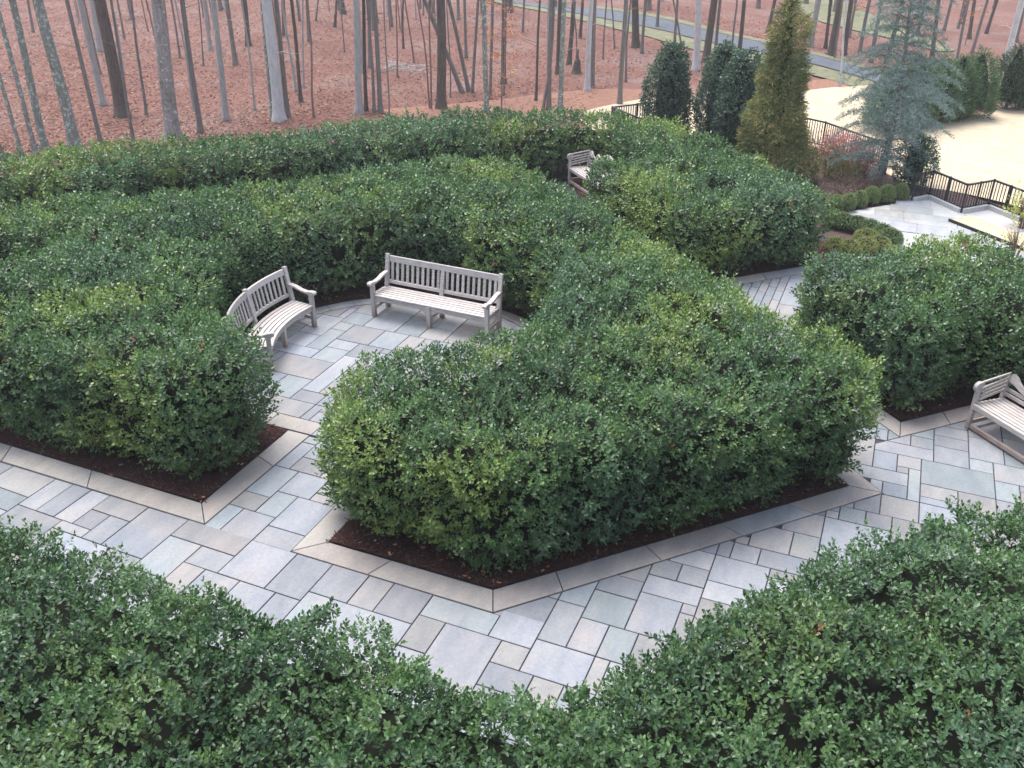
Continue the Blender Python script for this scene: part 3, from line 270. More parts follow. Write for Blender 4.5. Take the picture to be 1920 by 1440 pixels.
PAV_HID="0.16,9.721 0.288,9.722 0.286,9.856;0.022,9.574 0.142,9.574 0.141,9.7;-1.922,16.229 -1.775,16.229 -1.775,16.475 -1.922,16.328;-0.116,9.426 -0.004,9.426 -0.005,9.545;-6.955,12.977 -6.658,12.978 -6.658,13.048 -6.885,13.03 -6.955,13.013;-2.363,15.804 -2.216,15.804 -2.216,15.946 -2.304,15.946 -2.363,15.887;-2.51,15.663 -2.363,15.663 -2.363,15.804 -2.446,15.804 -2.51,15.74;1.753,18.354 1.9,18.354 1.9,18.496 1.753,18.496;-8.276,12.269 -8.131,12.269 -8.131,12.432 -8.239,12.339 -8.276,12.296;-1.737,16.513 -1.628,16.513 -1.628,16.622;-5.772,7.293 -5.41,7.293 -5.41,7.443 -5.771,7.443;-8.937,4.207 -8.053,4.174 -8.049,4.771 -8.931,4.8;-8.053,4.174 -7.305,4.153 -7.301,4.752 -8.049,4.771;-7.305,4.153 -6.547,4.137 -6.545,4.588 -7.302,4.603;-6.547,4.137 -6.089,4.13 -6.087,4.884 -6.544,4.89;-6.089,4.13 -5.167,4.12 -5.167,4.726 -6.087,4.733;-5.167,4.12 -4.24,4.116 -4.241,4.724 -5.167,4.726;-4.24,4.116 -3.621,4.117 -3.622,4.421 -4.24,4.42;-3.621,4.117 -2.848,4.12 -2.851,4.577 -3.623,4.573;-2.848,4.12 -2.232,4.125 -2.235,4.582 -2.851,4.577;-2.232,4.125 -1.313,4.135 -1.319,4.745 -2.236,4.735;-4.24,4.42 -3.622,4.421 -3.624,4.877 -4.241,4.876;-1.316,4.44 -0.86,4.446 -0.865,4.904 -1.32,4.898;-6.849,4.593 -6.545,4.588 -6.543,5.191 -6.846,5.195;-3.623,4.573 -3.159,4.575 -3.162,5.336 -3.625,5.333;-3.159,4.575 -2.389,4.581 -2.392,5.19 -3.162,5.184;-2.389,4.581 -2.235,4.582 -2.238,5.04 -2.392,5.038;-8.931,4.8 -8.492,4.784 -8.488,5.231 -8.927,5.246;-8.492,4.784 -7.751,4.763 -7.748,5.212 -8.488,5.231;-7.751,4.763 -7.301,4.752 -7.299,5.203 -7.748,5.212;-6.087,4.733 -5.474,4.728 -5.474,5.181 -6.086,5.186;-5.474,4.728 -4.858,4.725 -4.858,5.179 -5.474,5.181;-4.858,4.725 -4.396,4.724 -4.396,5.179 -4.858,5.179;-4.396,4.724 -4.241,4.724 -4.242,5.179 -4.396,5.179;-2.236,4.735 -1.623,4.742 -1.626,5.046 -2.238,5.04;-1.623,4.742 -1.319,4.745 -1.324,5.355 -1.628,5.351;-1.32,4.898 -0.714,4.906 -0.717,5.211 -1.322,5.203;-0.715,5.059 -0.264,5.066 -0.269,5.523 -0.719,5.516;-1.322,5.203 -0.717,5.211 -0.719,5.516 -1.325,5.507;-0.87,5.514 -0.269,5.523 -0.274,6.13 -0.875,6.122;-0.269,5.523 0.178,5.53 0.173,5.985 -0.273,5.979;-0.273,5.979 0.469,5.99 0.463,6.596 -0.278,6.585;0.466,6.293 0.905,6.3 0.899,6.904 0.46,6.898;0.315,6.594 0.463,6.596 0.458,7.048 0.311,7.046;0.9,6.753 1.478,6.761 1.471,7.362 0.894,7.355;0.46,6.898 0.899,6.904 0.894,7.355 0.455,7.349;1.039,7.357 1.756,7.365 1.749,7.962 1.033,7.955;-5.771,7.443 -5.41,7.443 -5.41,8.043 -5.768,8.042;1.754,7.515 2.177,7.519 2.17,8.113 1.747,8.11;-5.921,7.743 -5.769,7.743 -5.767,8.191 -5.919,8.191;1.464,7.959 1.749,7.962 1.742,8.554 1.457,8.553;2.172,7.965 2.726,7.969 2.717,8.559 2.164,8.557;-6.374,8.042 -5.92,8.042 -5.917,8.5 -6.372,8.5;-5.768,8.042 -5.41,8.043 -5.41,8.491 -5.766,8.489;1.747,8.11 2.17,8.113 2.162,8.704 1.74,8.702;-5.919,8.191 -5.767,8.191 -5.766,8.5 -5.917,8.5;-6.582,8.34 -6.373,8.34 -6.372,8.489 -6.58,8.489;2.164,8.557 2.854,8.559 2.847,8.998 2.158,8.998;2.845,9.144 2.981,9.144 2.974,9.578 2.839,9.579;2.705,9.435 2.841,9.434 2.834,9.868 2.698,9.869;2.839,9.579 2.974,9.578 2.968,10.01 2.832,10.011;-0.11,10.88 -0.017,10.88 -0.022,11.31 -0.169,11.31 -0.165,10.935;-0.253,11.023 -0.166,11.024 -0.17,11.452 -0.318,11.452 -0.314,11.084;-0.396,11.166 -0.315,11.167 -0.319,11.594 -0.467,11.594 -0.463,11.233;-0.539,11.309 -0.464,11.309 -0.469,11.736 -0.617,11.736 -0.613,11.383;-0.169,11.31 -0.022,11.31 -0.027,11.735 -0.173,11.736;-0.682,11.452 -0.614,11.452 -0.618,11.877 -0.767,11.877 -0.763,11.533;-0.318,11.452 -0.17,11.452 -0.175,11.877 -0.322,11.877;-0.824,11.594 -0.764,11.594 -0.768,12.019 -0.917,12.019 -0.914,11.684;-0.467,11.594 -0.319,11.594 -0.324,12.018 -0.472,12.018;-0.966,11.736 -0.914,11.736 -0.919,12.159 -1.068,12.16 -1.064,11.834;-0.617,11.736 -0.469,11.736 -0.474,12.159 -0.622,12.159;-0.173,11.736 -0.027,11.735 -0.032,12.157 -0.179,12.158;-1.107,11.877 -1.065,11.877 -1.069,12.3 -1.218,12.3 -1.215,11.985;-0.767,11.877 -0.618,11.877 -0.623,12.299 -0.772,12.3;-0.322,11.877 -0.175,11.877 -0.18,12.298 -0.328,12.299;-1.248,12.018 -1.215,12.018 -1.22,12.44 -1.369,12.44 -1.366,12.136;-0.917,12.019 -0.768,12.019 -0.773,12.44 -0.922,12.44;-0.472,12.018 -0.324,12.018 -0.33,12.438 -0.477,12.439;-1.389,12.159 -1.366,12.159 -1.371,12.58 -1.521,12.58 -1.518,12.288;-1.068,12.16 -0.919,12.159 -0.924,12.579 -1.072,12.58;-0.622,12.159 -0.474,12.159 -0.479,12.578 -0.627,12.579;-0.179,12.158 -0.032,12.157 -0.035,12.355 -0.183,12.503;-1.53,12.3 -1.518,12.3 -1.522,12.72 -1.672,12.72 -1.669,12.439;-1.218,12.3 -1.069,12.3 -1.074,12.719 -1.223,12.719;-0.772,12.3 -0.623,12.299 -0.629,12.717 -0.777,12.718;-0.328,12.299 -0.18,12.298 -0.183,12.503 -0.333,12.653;-1.67,12.44 -1.669,12.44 -1.674,12.859 -1.824,12.859 -1.821,12.591;-1.369,12.44 -1.22,12.44 -1.225,12.858 -1.375,12.858;-0.922,12.44 -0.773,12.44 -0.779,12.857 -0.927,12.857;-0.477,12.439 -0.33,12.438 -0.333,12.653 -0.482,12.802;-1.821,12.591 -1.826,12.998 -1.976,12.998 -1.973,12.743;-1.521,12.58 -1.371,12.58 -1.376,12.997 -1.526,12.997;-1.072,12.58 -0.924,12.579 -0.929,12.995 -1.078,12.996;-0.627,12.579 -0.479,12.578 -0.482,12.802 -0.632,12.952;-1.973,12.743 -1.978,13.136 -2.128,13.136 -2.126,12.896;-1.672,12.72 -1.522,12.72 -1.528,13.135 -1.678,13.136;-1.223,12.719 -1.074,12.719 -1.08,13.134 -1.229,13.134;-0.777,12.718 -0.629,12.717 -0.632,12.952 -0.782,13.102;-2.126,12.896 -2.13,13.274 -2.281,13.274 -2.278,13.048;-1.824,12.859 -1.674,12.859 -1.679,13.273 -1.829,13.274;-1.375,12.858 -1.225,12.858 -1.231,13.272 -1.38,13.273;-0.927,12.857 -0.779,12.857 -0.782,13.102 -0.933,13.253;-1.976,12.998 -1.826,12.998 -1.831,13.411 -1.982,13.412;-1.526,12.997 -1.376,12.997 -1.382,13.41 -1.532,13.41;-1.078,12.996 -0.929,12.995 -0.933,13.253 -1.084,13.404;-2.366,13.136 -2.279,13.136 -2.284,13.549 -2.435,13.549 -2.431,13.201;-2.128,13.136 -1.978,13.136 -1.983,13.548 -2.134,13.549;-1.678,13.136 -1.528,13.135 -1.534,13.547 -1.683,13.548;-1.229,13.134 -1.132,13.134 -1.081,13.205 -1.086,13.544 -1.235,13.545;-2.504,13.274 -2.432,13.274 -2.51,13.679 -2.657,13.679 -2.6,13.37;-2.281,13.274 -2.13,13.274 -2.216,13.679 -2.363,13.679;-1.829,13.274 -1.679,13.273 -1.775,13.679 -1.922,13.679;-1.38,13.273 -1.231,13.272 -1.334,13.679 -1.481,13.679;-2.642,13.412 -2.584,13.412 -2.657,13.821 -2.804,13.821 -2.754,13.524;-1.982,13.412 -1.831,13.411 -1.922,13.821 -2.069,13.821;-1.532,13.41 -1.382,13.41 -1.481,13.821 -1.628,13.821;-2.779,13.549 -2.737,13.549 -2.804,13.963 -2.951,13.963 -2.908,13.678;-2.435,13.549 -2.284,13.549 -2.363,13.963 -2.51,13.963;-2.134,13.549 -1.983,13.548 -2.069,13.963 -2.216,13.963;-1.683,13.548 -1.534,13.547 -1.628,13.963 -1.775,13.963;-1.235,13.545 -0.835,13.542 -0.691,13.741 -0.746,13.963 -1.334,13.963;-2.951,13.721 -2.951,14.104 -3.098,14.104 -3.098,13.868;-2.657,13.679 -2.51,13.679 -2.51,14.104 -2.657,14.104;-2.363,13.679 -2.216,13.679 -2.216,14.104 -2.363,14.104;-1.922,13.679 -1.775,13.679 -1.775,14.104 -1.922,14.104;-1.481,13.679 -1.334,13.679 -1.334,14.104 -1.481,14.104;-3.098,13.868 -3.098,14.246 -3.245,14.246 -3.245,14.015;-2.804,13.821 -2.657,13.821 -2.657,14.246 -2.804,14.246;-2.069,13.821 -1.922,13.821 -1.922,14.246 -2.069,14.246;-1.628,13.821 -1.481,13.821 -1.481,14.246 -1.628,14.246;-2.951,13.963 -2.804,13.963 -2.804,14.388 -2.951,14.388;-2.51,13.963 -2.363,13.963 -2.363,14.388 -2.51,14.388;-2.216,13.963 -2.069,13.963 -2.069,14.388 -2.216,14.388;-1.775,13.963 -1.628,13.963 -1.628,14.388 -1.775,14.388;-0.746,13.963 -0.529,13.963 -0.305,14.271 -0.305,14.529 -0.746,14.529;-3.334,14.104 -3.245,14.104 -3.245,14.529 -3.392,14.529 -3.392,14.162;-3.098,14.104 -2.951,14.104 -2.951,14.529 -3.098,14.529;-2.657,14.104 -2.51,14.104 -2.51,14.529 -2.657,14.529;-2.363,14.104 -2.216,14.104 -2.216,14.529 -2.363,14.529;-1.922,14.104 -1.775,14.104 -1.775,14.529 -1.922,14.529;-3.476,14.246 -3.392,14.246 -3.392,14.671 -3.539,14.671 -3.539,14.309;-3.245,14.246 -3.098,14.246 -3.098,14.671 -3.245,14.671;-2.804,14.246 -2.657,14.246 -2.657,14.671 -2.804,14.671;-2.069,14.246 -1.922,14.246 -1.922,14.671 -2.069,14.671;-3.618,14.388 -3.539,14.388 -3.539,14.813 -3.686,14.813 -3.686,14.456;-2.951,14.388 -2.804,14.388 -2.804,14.813 -2.951,14.813;-2.51,14.388 -2.363,14.388 -2.363,14.813 -2.51,14.813;-2.216,14.388 -2.069,14.388 -2.069,14.813 -2.216,14.813;-3.759,14.529 -3.686,14.529 -3.686,14.954 -3.833,14.954 -3.833,14.603;-3.392,14.529 -3.245,14.529 -3.245,14.954 -3.296,14.954 -3.392,14.858;-3.098,14.529 -2.951,14.529 -2.951,14.954 -3.098,14.954;-2.657,14.529 -2.51,14.529 -2.51,14.954 -2.657,14.954;-2.363,14.529 -2.216,14.529 -2.216,14.954 -2.363,14.954;-0.746,14.529 -0.158,14.529 -0.158,15.096 -0.746,15.096;-3.539,14.671 -3.392,14.671 -3.392,14.982 -3.505,15.096 -3.539,15.096;-3.245,14.671 -3.098,14.671 -3.098,15.096 -3.154,15.096 -3.245,15.005;-2.804,14.671 -2.657,14.671 -2.657,15.096 -2.804,15.096;-2.069,14.671 -1.922,14.671 -1.922,15.096 -2.069,15.096;-0.158,14.671 -0.013,14.671 0.399,15.238 -0.158,15.238;-3.686,14.813 -3.539,14.813 -3.539,14.954 -3.686,14.954;-2.951,14.813 -2.804,14.813 -2.804,15.238 -2.951,15.238;-2.51,14.813 -2.363,14.813 -2.363,15.238 -2.51,15.238;-2.216,14.813 -2.069,14.813 -2.069,15.238 -2.216,15.238;-3.098,14.954 -2.951,14.954 -2.951,15.299 -3.098,15.152;-2.657,14.954 -2.51,14.954 -2.51,15.379 -2.657,15.379;-2.363,14.954 -2.216,14.954 -2.216,15.379 -2.363,15.379;-0.893,14.954 -0.746,14.954 -0.746,15.379 -0.893,15.379;-2.804,15.096 -2.657,15.096 -2.657,15.521 -2.729,15.521 -2.804,15.446;-0.746,15.096 -0.158,15.096 -0.158,15.379 -0.746,15.379;-2.951,15.238 -2.804,15.238 -2.804,15.379 -2.871,15.379 -2.951,15.299;-0.158,15.238 0.283,15.238 0.283,15.946 -0.158,15.946;0.283,15.238 0.418,15.238 0.843,15.663 0.283,15.663;-1.04,15.379 -0.599,15.379 -0.599,15.946 -1.04,15.946;-0.599,15.379 -0.158,15.379 -0.158,15.804 -0.599,15.804;0.283,15.663 0.843,15.663 0.871,15.691 0.871,16.229 0.283,16.229;1.312,16.132 1.312,16.371 0.871,16.371 0.871,15.691;-0.599,15.804 -0.158,15.804 -0.158,16.229 -0.599,16.229;-1.04,15.946 -0.599,15.946 -0.599,16.371 -1.04,16.371;-0.158,15.946 0.283,15.946 0.283,16.513 -0.158,16.513;1.312,16.088 1.753,16.088 1.753,16.654 1.312,16.654;-0.599,16.229 -0.158,16.229 -0.158,16.938 -0.599,16.938;0.283,16.229 0.871,16.229 0.871,16.513 0.283,16.513;-1.04,16.371 -0.599,16.371 -0.599,17.079 -1.04,17.079;0.871,16.371 1.312,16.371 1.312,17.079 0.871,17.079;-0.158,16.513 0.43,16.513 0.43,16.796 -0.158,16.796;0.43,16.513 0.871,16.513 0.871,16.938 0.43,16.938;1.753,16.513 2.194,16.513 2.194,17.221 1.753,17.221;1.312,16.654 1.753,16.654 1.753,17.221 1.312,17.221;-0.158,16.796 0.283,16.796 0.283,17.363 -0.158,17.363;0.283,16.796 0.43,16.796 0.43,17.221 0.283,17.221;-0.599,16.938 -0.158,16.938 -0.158,17.646 -0.599,17.646;0.43,16.938 0.871,16.938 0.871,17.646 0.43,17.646;-1.04,17.079 -0.599,17.079 -0.599,17.504 -0.746,17.504 -1.04,17.21;0.871,17.079 1.312,17.079 1.312,17.504 0.871,17.504;0.283,17.221 0.43,17.221 0.43,17.646 0.283,17.646;-0.158,17.363 0.283,17.363 0.283,17.788 -0.158,17.788;-0.746,17.504 -0.599,17.504 -0.599,17.646 -0.746,17.646;0.871,17.504 1.312,17.504 1.312,17.929 0.871,17.929;0.283,17.646 0.724,17.646 0.724,18.213 0.283,18.213;0.724,17.646 0.871,17.646 0.871,18.071 0.724,18.071;-0.158,17.788 0.283,17.788 0.283,18.354 -0.158,18.354;0.724,18.071 0.871,18.071 0.871,18.496 0.724,18.496;0.283,18.213 0.724,18.213 0.724,18.638 0.283,18.638;0.136,18.354 0.283,18.354 0.283,18.496 0.136,18.496;-7.715,8.83 -7.713,9.085 -8.3,9.089 -8.302,8.934 -8.239,8.861 -8.204,8.83;-5.46,8.83 -5.459,9.233 -5.914,9.231 -5.916,8.83;-4.85,8.83 -4.849,9.236 -5.459,9.233 -5.46,8.83;-4.458,9.239 -4.849,9.236 -4.85,8.83 -4.796,8.83 -4.761,8.861 -4.51,9.154;-8.302,8.934 -8.299,9.236 -8.444,9.237 -8.446,9.102;-5.916,8.83 -5.912,9.526 -6.366,9.525 -6.37,8.83;-8.446,9.102 -8.443,9.384 -8.588,9.385 -8.589,9.315 -8.49,9.154;-8.589,9.315 -8.587,9.532 -8.713,9.533 -8.692,9.483;-8.3,9.089 -7.86,9.086 -7.856,9.527 -8.296,9.529;-7.86,9.086 -7.713,9.085 -7.711,9.232 -7.859,9.233;-8.444,9.237 -8.299,9.236 -8.294,9.676 -8.44,9.677;-5.914,9.231 -5.459,9.233 -5.457,9.676 -5.912,9.674;-5.459,9.233 -4.544,9.238 -4.543,9.829 -5.457,9.823;-4.544,9.238 -4.458,9.239 -4.308,9.483 -4.164,9.832 -4.543,9.829;-8.731,9.577 -8.728,9.825 -8.834,9.826;-8.588,9.385 -8.443,9.384 -8.439,9.823 -8.584,9.824;-8.713,9.533 -8.587,9.532 -8.582,9.97 -8.727,9.971 -8.731,9.577;-6.366,9.525 -5.912,9.526 -5.91,10.114 -6.363,10.113;-8.44,9.677 -8.294,9.676 -8.29,10.114 -8.436,10.115;-5.912,9.674 -5.457,9.676 -5.456,10.117 -5.91,10.114;-8.834,9.826 -8.728,9.825 -8.724,10.262 -8.868,10.263 -8.871,9.969 -8.84,9.84;-8.584,9.824 -8.439,9.823 -8.434,10.26 -8.579,10.261;-5.457,9.823 -4.848,9.827 -4.847,10.12 -5.456,10.117;-4.848,9.827 -4.39,9.83 -4.39,10.27 -4.847,10.267;-4.39,9.83 -4.164,9.832 -4.16,9.84 -4.07,10.215 -4.066,10.273 -4.39,10.27;-8.727,9.971 -8.582,9.97 -8.578,10.406 -8.722,10.407;-6.363,10.113 -5.607,10.116 -5.606,10.554 -6.361,10.551;-5.607,10.116 -5.152,10.118 -5.151,10.848 -5.606,10.845;-5.152,10.118 -4.847,10.12 -4.847,10.705 -5.151,10.703;-4.847,10.267 -4.39,10.27 -4.391,10.998 -4.847,10.995;-4.39,10.27 -4.066,10.273 -4.04,10.6 -4.049,10.711 -4.39,10.708;-5.151,10.703 -4.847,10.705 -4.847,11.284 -5.151,11.282;-4.39,10.708 -4.049,10.711 -4.07,10.985 -4.109,11.145 -4.391,11.143;-4.847,10.995 -4.391,10.998 -4.392,11.575 -4.847,11.572;-4.391,11.143 -4.109,11.145 -4.16,11.36 -4.308,11.717 -4.309,11.719 -4.392,11.718;-5.151,11.282 -4.847,11.284 -4.848,11.858 -5.151,11.856;-4.847,11.572 -4.392,11.575 -4.393,11.855 -4.51,12.046 -4.715,12.286 -4.849,12.285;-5.151,11.856 -4.848,11.858 -4.85,12.416 -4.862,12.426 -5.153,12.424"
paving=sheet('paving',[(-14.5,2.8),(-1.2,2.8),(4.8,8.6),(4.8,13.5),(2.4,15.2),(1.7,16.3),(.9,17.4),(-.9,19.3),(-2.6,18.6),(-7.5,23.4),(-9.0,22.2),(-14.5,16.5),(-22,9),(-14.5,8)],.02,M['joint'],'bluestone paved maze path with dark mortar joints',thick=.1)
BLUE=np.array([(.365,.39,.435),(.35,.39,.41),(.40,.415,.455),(.38,.38,.41),(.42,.43,.455),(.365,.40,.42),(.39,.38,.385),(.345,.36,.39),(.40,.39,.385)])*.60
def inset(P,d):
    n=len(P); A=sum(P[i][0]*P[(i+1)%n][1]-P[(i+1)%n][0]*P[i][1] for i in range(n))
    if A<0: P=P[::-1]
    out=[]
    for i in range(n):
        p0,p1,p2=Vector(P[i-1]),Vector(P[i]),Vector(P[(i+1)%n]); e1=(p1-p0); e2=(p2-p1)
        if e1.length<1e-4 or e2.length<1e-4: continue
        e1.normalize(); e2.normalize(); n1=Vector((-e1.y,e1.x)); n2=Vector((-e2.y,e2.x)); b=n1+n2
        if b.length<1e-3: continue
        k=d/max(.35,b.normalized().dot(n1)); out.append(p1+b.normalized()*k)
    return out
def stone_geo(P,top,gap=.006,bev=.004,depth=.03):
    Q=inset(P,gap); Q2=inset([tuple(q) for q in Q],bev); n=len(Q)
    if n<3 or len(Q2)!=n: return None
    dz=random.uniform(-.0015,.0025)
    V=[(q.x,q.y,top-depth) for q in Q]+[(q.x,q.y,top-bev+dz) for q in Q]+[(q.x,q.y,top+dz) for q in Q2]
    F=[(i,(i+1)%n,n+(i+1)%n,n+i) for i in range(n)]+[(n+i,n+(i+1)%n,2*n+(i+1)%n,2*n+i) for i in range(n)]+[tuple(range(2*n,3*n))]
    return V,F
def tinted(me,c):
    a=me.color_attributes.new('tint','FLOAT_COLOR','POINT'); a.data.foreach_set('color',np.tile(np.array([*c,1],np.float32),len(me.vertices)))
def stone_obj(name,P,parent,c,top=.04,**k):
    g=stone_geo(P,top,**k)
    if not g: return
    me=bpy.data.meshes.new(name); me.from_pydata(*[g[0],[],g[1]]); tinted(me,c); me.materials.append(M['stone']); return link(name,me,parent)
def blue(): return BLUE[random.randrange(len(BLUE))]*random.uniform(.84,1.14)
for P in dec(PAV_VIS): stone_obj('paver',P,paving,blue())
V=[];F=[];T=[]
for P in dec(PAV_HID):
    g=stone_geo(P,.04)
    if g: b=len(V); V+=g[0]; F+=[tuple(i+b for i in f) for f in g[1]]; T+=[blue()]*len(g[0])
me=bpy.data.meshes.new('small_pavers'); me.from_pydata(V,[],F); a=me.color_attributes.new('tint','FLOAT_COLOR','POINT'); a.data.foreach_set('color',np.concatenate([np.array(T),np.ones((len(T),1))],1).astype(np.float32).ravel()); me.materials.append(M['stone'])
link('small_pavers',me,paving,kind='stuff')
WARM=np.array([(.40,.365,.335),(.43,.385,.345),(.375,.37,.37),(.355,.365,.38),(.41,.36,.33),(.45,.41,.37)])*.73
def kerb_run(outer,inner,cuts,cols=None):
    """outer/inner polylines with the same points; cuts per segment = fractions where joints fall"""
    for s in range(len(outer)-1):
        c=[0]+list(cuts[s])+[1]
        for a,b in zip(c[:-1],c[1:]):
            L=lambda P,t:(P[s][0]+(P[s+1][0]-P[s][0])*t,P[s][1]+(P[s+1][1]-P[s][1])*t)
            stone_obj('kerb_stone',[L(outer,a),L(outer,b),L(inner,b),L(inner,a)],paving,WARM[random.randrange(6)]*random.uniform(.92,1.08),top=.048,gap=.005)
kerb_run([(-14,6.44),(-6.61,6.41),(-6.58,8.5)],[(-14,6.75),(-6.91,6.72),(-6.92,8.5)],[[.13,.34,.56,.756],[.62]])
kerb_run([(-5.41,8.5),(-5.41,6.40),(-2.94,6.41),(.59,10.18),(-3.3,14.07),(-6.9,17.67),(-9.2,17.67),(-15,11.6)],[(-5.11,8.5),(-5.11,6.70),(-3.08,6.72),(.19,10.17),(-3.5,13.85),(-7.0,17.36),(-9.05,17.36),(-14.8,11.35)],[[.5],[.40],[.155,.39,.60,.80],[.3,.65],[.35,.7],[.5],[.25,.5,.75]])
kerb_run([(-1.25,13.57),(.71,11.61),(1.95,12.85)],[(-.85,13.57),(.70,12.02),(1.75,13.07)],[[.4],[.5]])
kerb_run([(.35,15.17),(-1.25,13.57)],[(.65,15.05),(-.85,13.57)],[[.5]])
kerb_run([(-5.5,17.1),(-3.33,14.92),(-1.0,17.25),(.0,18.25)],[(-5.3,17.3),(-3.33,15.33),(-1.2,17.45),(-.2,18.45)],[[.5],[.2,.63],[]])
kerb_run([(-8.1,8.82),(-4.9,8.82)],[(-8.1,8.52),(-4.9,8.52)],[[.25,.48,.72]])
AC=np.array([-6.5,10.6]); angs=np.radians(np.linspace(-35,215,26))
for a,b in zip(angs[:-1],angs[1:]):
    P=[tuple(AC+r*np.array([math.cos(t),math.sin(t)])) for r,t in ((2.47,a),(2.47,b),(2.70,b),(2.70,a))]
    if min(p[1] for p in P)>8.75 and abs(math.degrees(a)%2)>=0: stone_obj('kerb_stone',P,paving,WARM[random.randrange(6)],top=.048,gap=.0025)
# ------------------------------------------------------------------ mulch beds
def inpoly(P,poly):
    x,y=P[:,0],P[:,1]; r=np.zeros(len(P),bool); q=np.asarray(poly)
    for k in range(len(q)):
        x1,y1=q[k];x2,y2=q[k-1]
        c=((y1>y)!=(y2>y))&(x<(x2-x1)*(y-y1)/(y2-y1+1e-12)+x1); r^=c
    return r
def resample(poly,step):
    p=np.asarray(poly,float); q=np.roll(p,-1,0); out=[]
    for a,b in zip(p,q):
        n=max(1,int(np.linalg.norm(b-a)/step)); out.append(a+(b-a)*np.linspace(0,1,n,endpoint=False)[:,None])
    return np.concatenate(out)
def ccw(poly):
    p=np.asarray(poly,float); q=np.roll(p,-1,0); return p if (p[:,0]*q[:,1]-q[:,0]*p[:,1]).sum()>0 else p[::-1]
def bdist(P,B):
    d=np.empty(len(P)); k=np.empty(len(P),int)
    for i in range(0,len(P),4000):
        D=((P[i:i+4000,None]-B[None])**2).sum(-1); k[i:i+4000]=D.argmin(1); d[i:i+4000]=np.sqrt(D.min(1))
    return d,k
def quads(P,D,W,L,width,Nrm=None):
    """one quad (2 triangles) per item, lying along D, width along W"""
    a=P-D*L[:,None]/2; b=P+D*L[:,None]/2; w=W*width[:,None]/2
    V=np.stack([a-w,b-w,b+w,a+w],1).reshape(-1,3); n=len(P); i=np.arange(n)[:,None]*4
    return V,np.concatenate([i+[0,1,2],i+[0,2,3]])
def chips(name,poly,dens,parent,edge=.9,seed=0):
    B=resample(poly,.08); lo,hi=np.min(B,0),np.max(B,0); n=int(dens*np.prod(hi-lo)); P=rng.uniform(lo-.05,hi+.05,(n,2))
    d,_=bdist(P,B); ins=inpoly(P,poly); keep=(ins&(d<edge))|(~ins&(d<.045*rng.random(n))); P=P[keep]; n=len(P)
    a=rng.uniform(0,2*np.pi,n); D=np.stack([np.cos(a),np.sin(a),rng.normal(0,.25,n)],1); D=unit(D); W=unit(np.cross(D,unit(np.stack([rng.normal(0,.4,n),rng.normal(0,.4,n),np.ones(n)],1))))
    P3=np.concatenate([P,(.062+rng.random(n)*.02)[:,None]],1); c=np.array([(.045,.019,.015),(.075,.034,.027),(.12,.062,.047),(.2,.12,.085)])[rng.choice(4,n,p=[.45,.33,.17,.05])]*rng.uniform(.7,1.3,(n,1))
    L=rng.uniform(.02,.06,n); V,F=quads(P3,D,W,L,rng.uniform(.006,.014,n))
    # fallen tan leaves
    m=int(n*.012)+1; k=rng.choice(n,m); a=rng.uniform(0,6.28,m); D2=np.stack([np.cos(a),np.sin(a),rng.normal(0,.2,m)],1); W2=unit(np.cross(D2,[0,0,1.])); Pl=P3[k]+[0,0,.022]
    V2,F2=quads(Pl,D2,W2,rng.uniform(.03,.055,m),rng.uniform(.018,.03,m)); c2=np.array([(.42,.24,.12),(.5,.34,.2),(.33,.15,.08)])[rng.choice(3,m)]
    me=npmesh(name,np.concatenate([V,V2]),[np.concatenate([F,F2+len(V)])],M['dryleaf'],np.repeat(np.concatenate([c,c2]),4,0)); return link(name,me,parent,kind='stuff')
def bed(poly,label,dens=900,edge=.9):
    o=sheet('mulch_bed',poly,.062,M['mulch'],label); 
    if dens: chips('mulch_chips',poly,dens,o,edge)
    return o
def arc(cx,cy,r,a0,a1,n=14): return [(cx+r*math.cos(R(a)),cy+r*math.sin(R(a))) for a in np.linspace(a0,a1,n)]
bed([(-14.6,6.75),(-6.91,6.73),(-6.92,8.48),(-8.15,8.52)]+arc(-6.5,10.6,2.69,218,90,16)+[(-6.5,17.0),(-9.0,17.36),(-14.7,11.4)],'dark bark mulch bed under the left block of the horseshoe hedge',700)
bed([(-5.10,8.5),(-5.10,6.71),(-3.08,6.73),(.18,10.17),(-6.6,16.95),(-6.5,13.29)]+arc(-6.5,10.6,2.69,88,-38,14),'dark bark mulch bed with pointed corner around the nose of the horseshoe hedge',900)
bed([(.70,12.03),(1.75,13.08),(4.8,10.1),(6.2,11.4),(1.2,16.3),(.65,15.05),(-.84,13.58)],'dark bark mulch bed behind the right bench',600)
bed([(-3.33,15.34),(-1.2,17.46),(-.2,18.5),(-2.8,19.4),(-6.6,23.2),(-7.6,21.2),(-5.3,17.31)],'dark bark mulch bed under the square ended hedge block',450)
bed([(-9.2,20.6),(-8.0,19.8),(-7.2,21.1),(-7.4,23.0),(-10.2,21.6),(-19,12.5),(-17.6,11.2)],'dark bark mulch strip under the long back hedge',0)
bed([(-14,4.2),(-1.45,4.15),(4.4,10.1),(6,8.6),(-.4,0),(-14,0)],'dark bark mulch bed under the two front hedges',0)

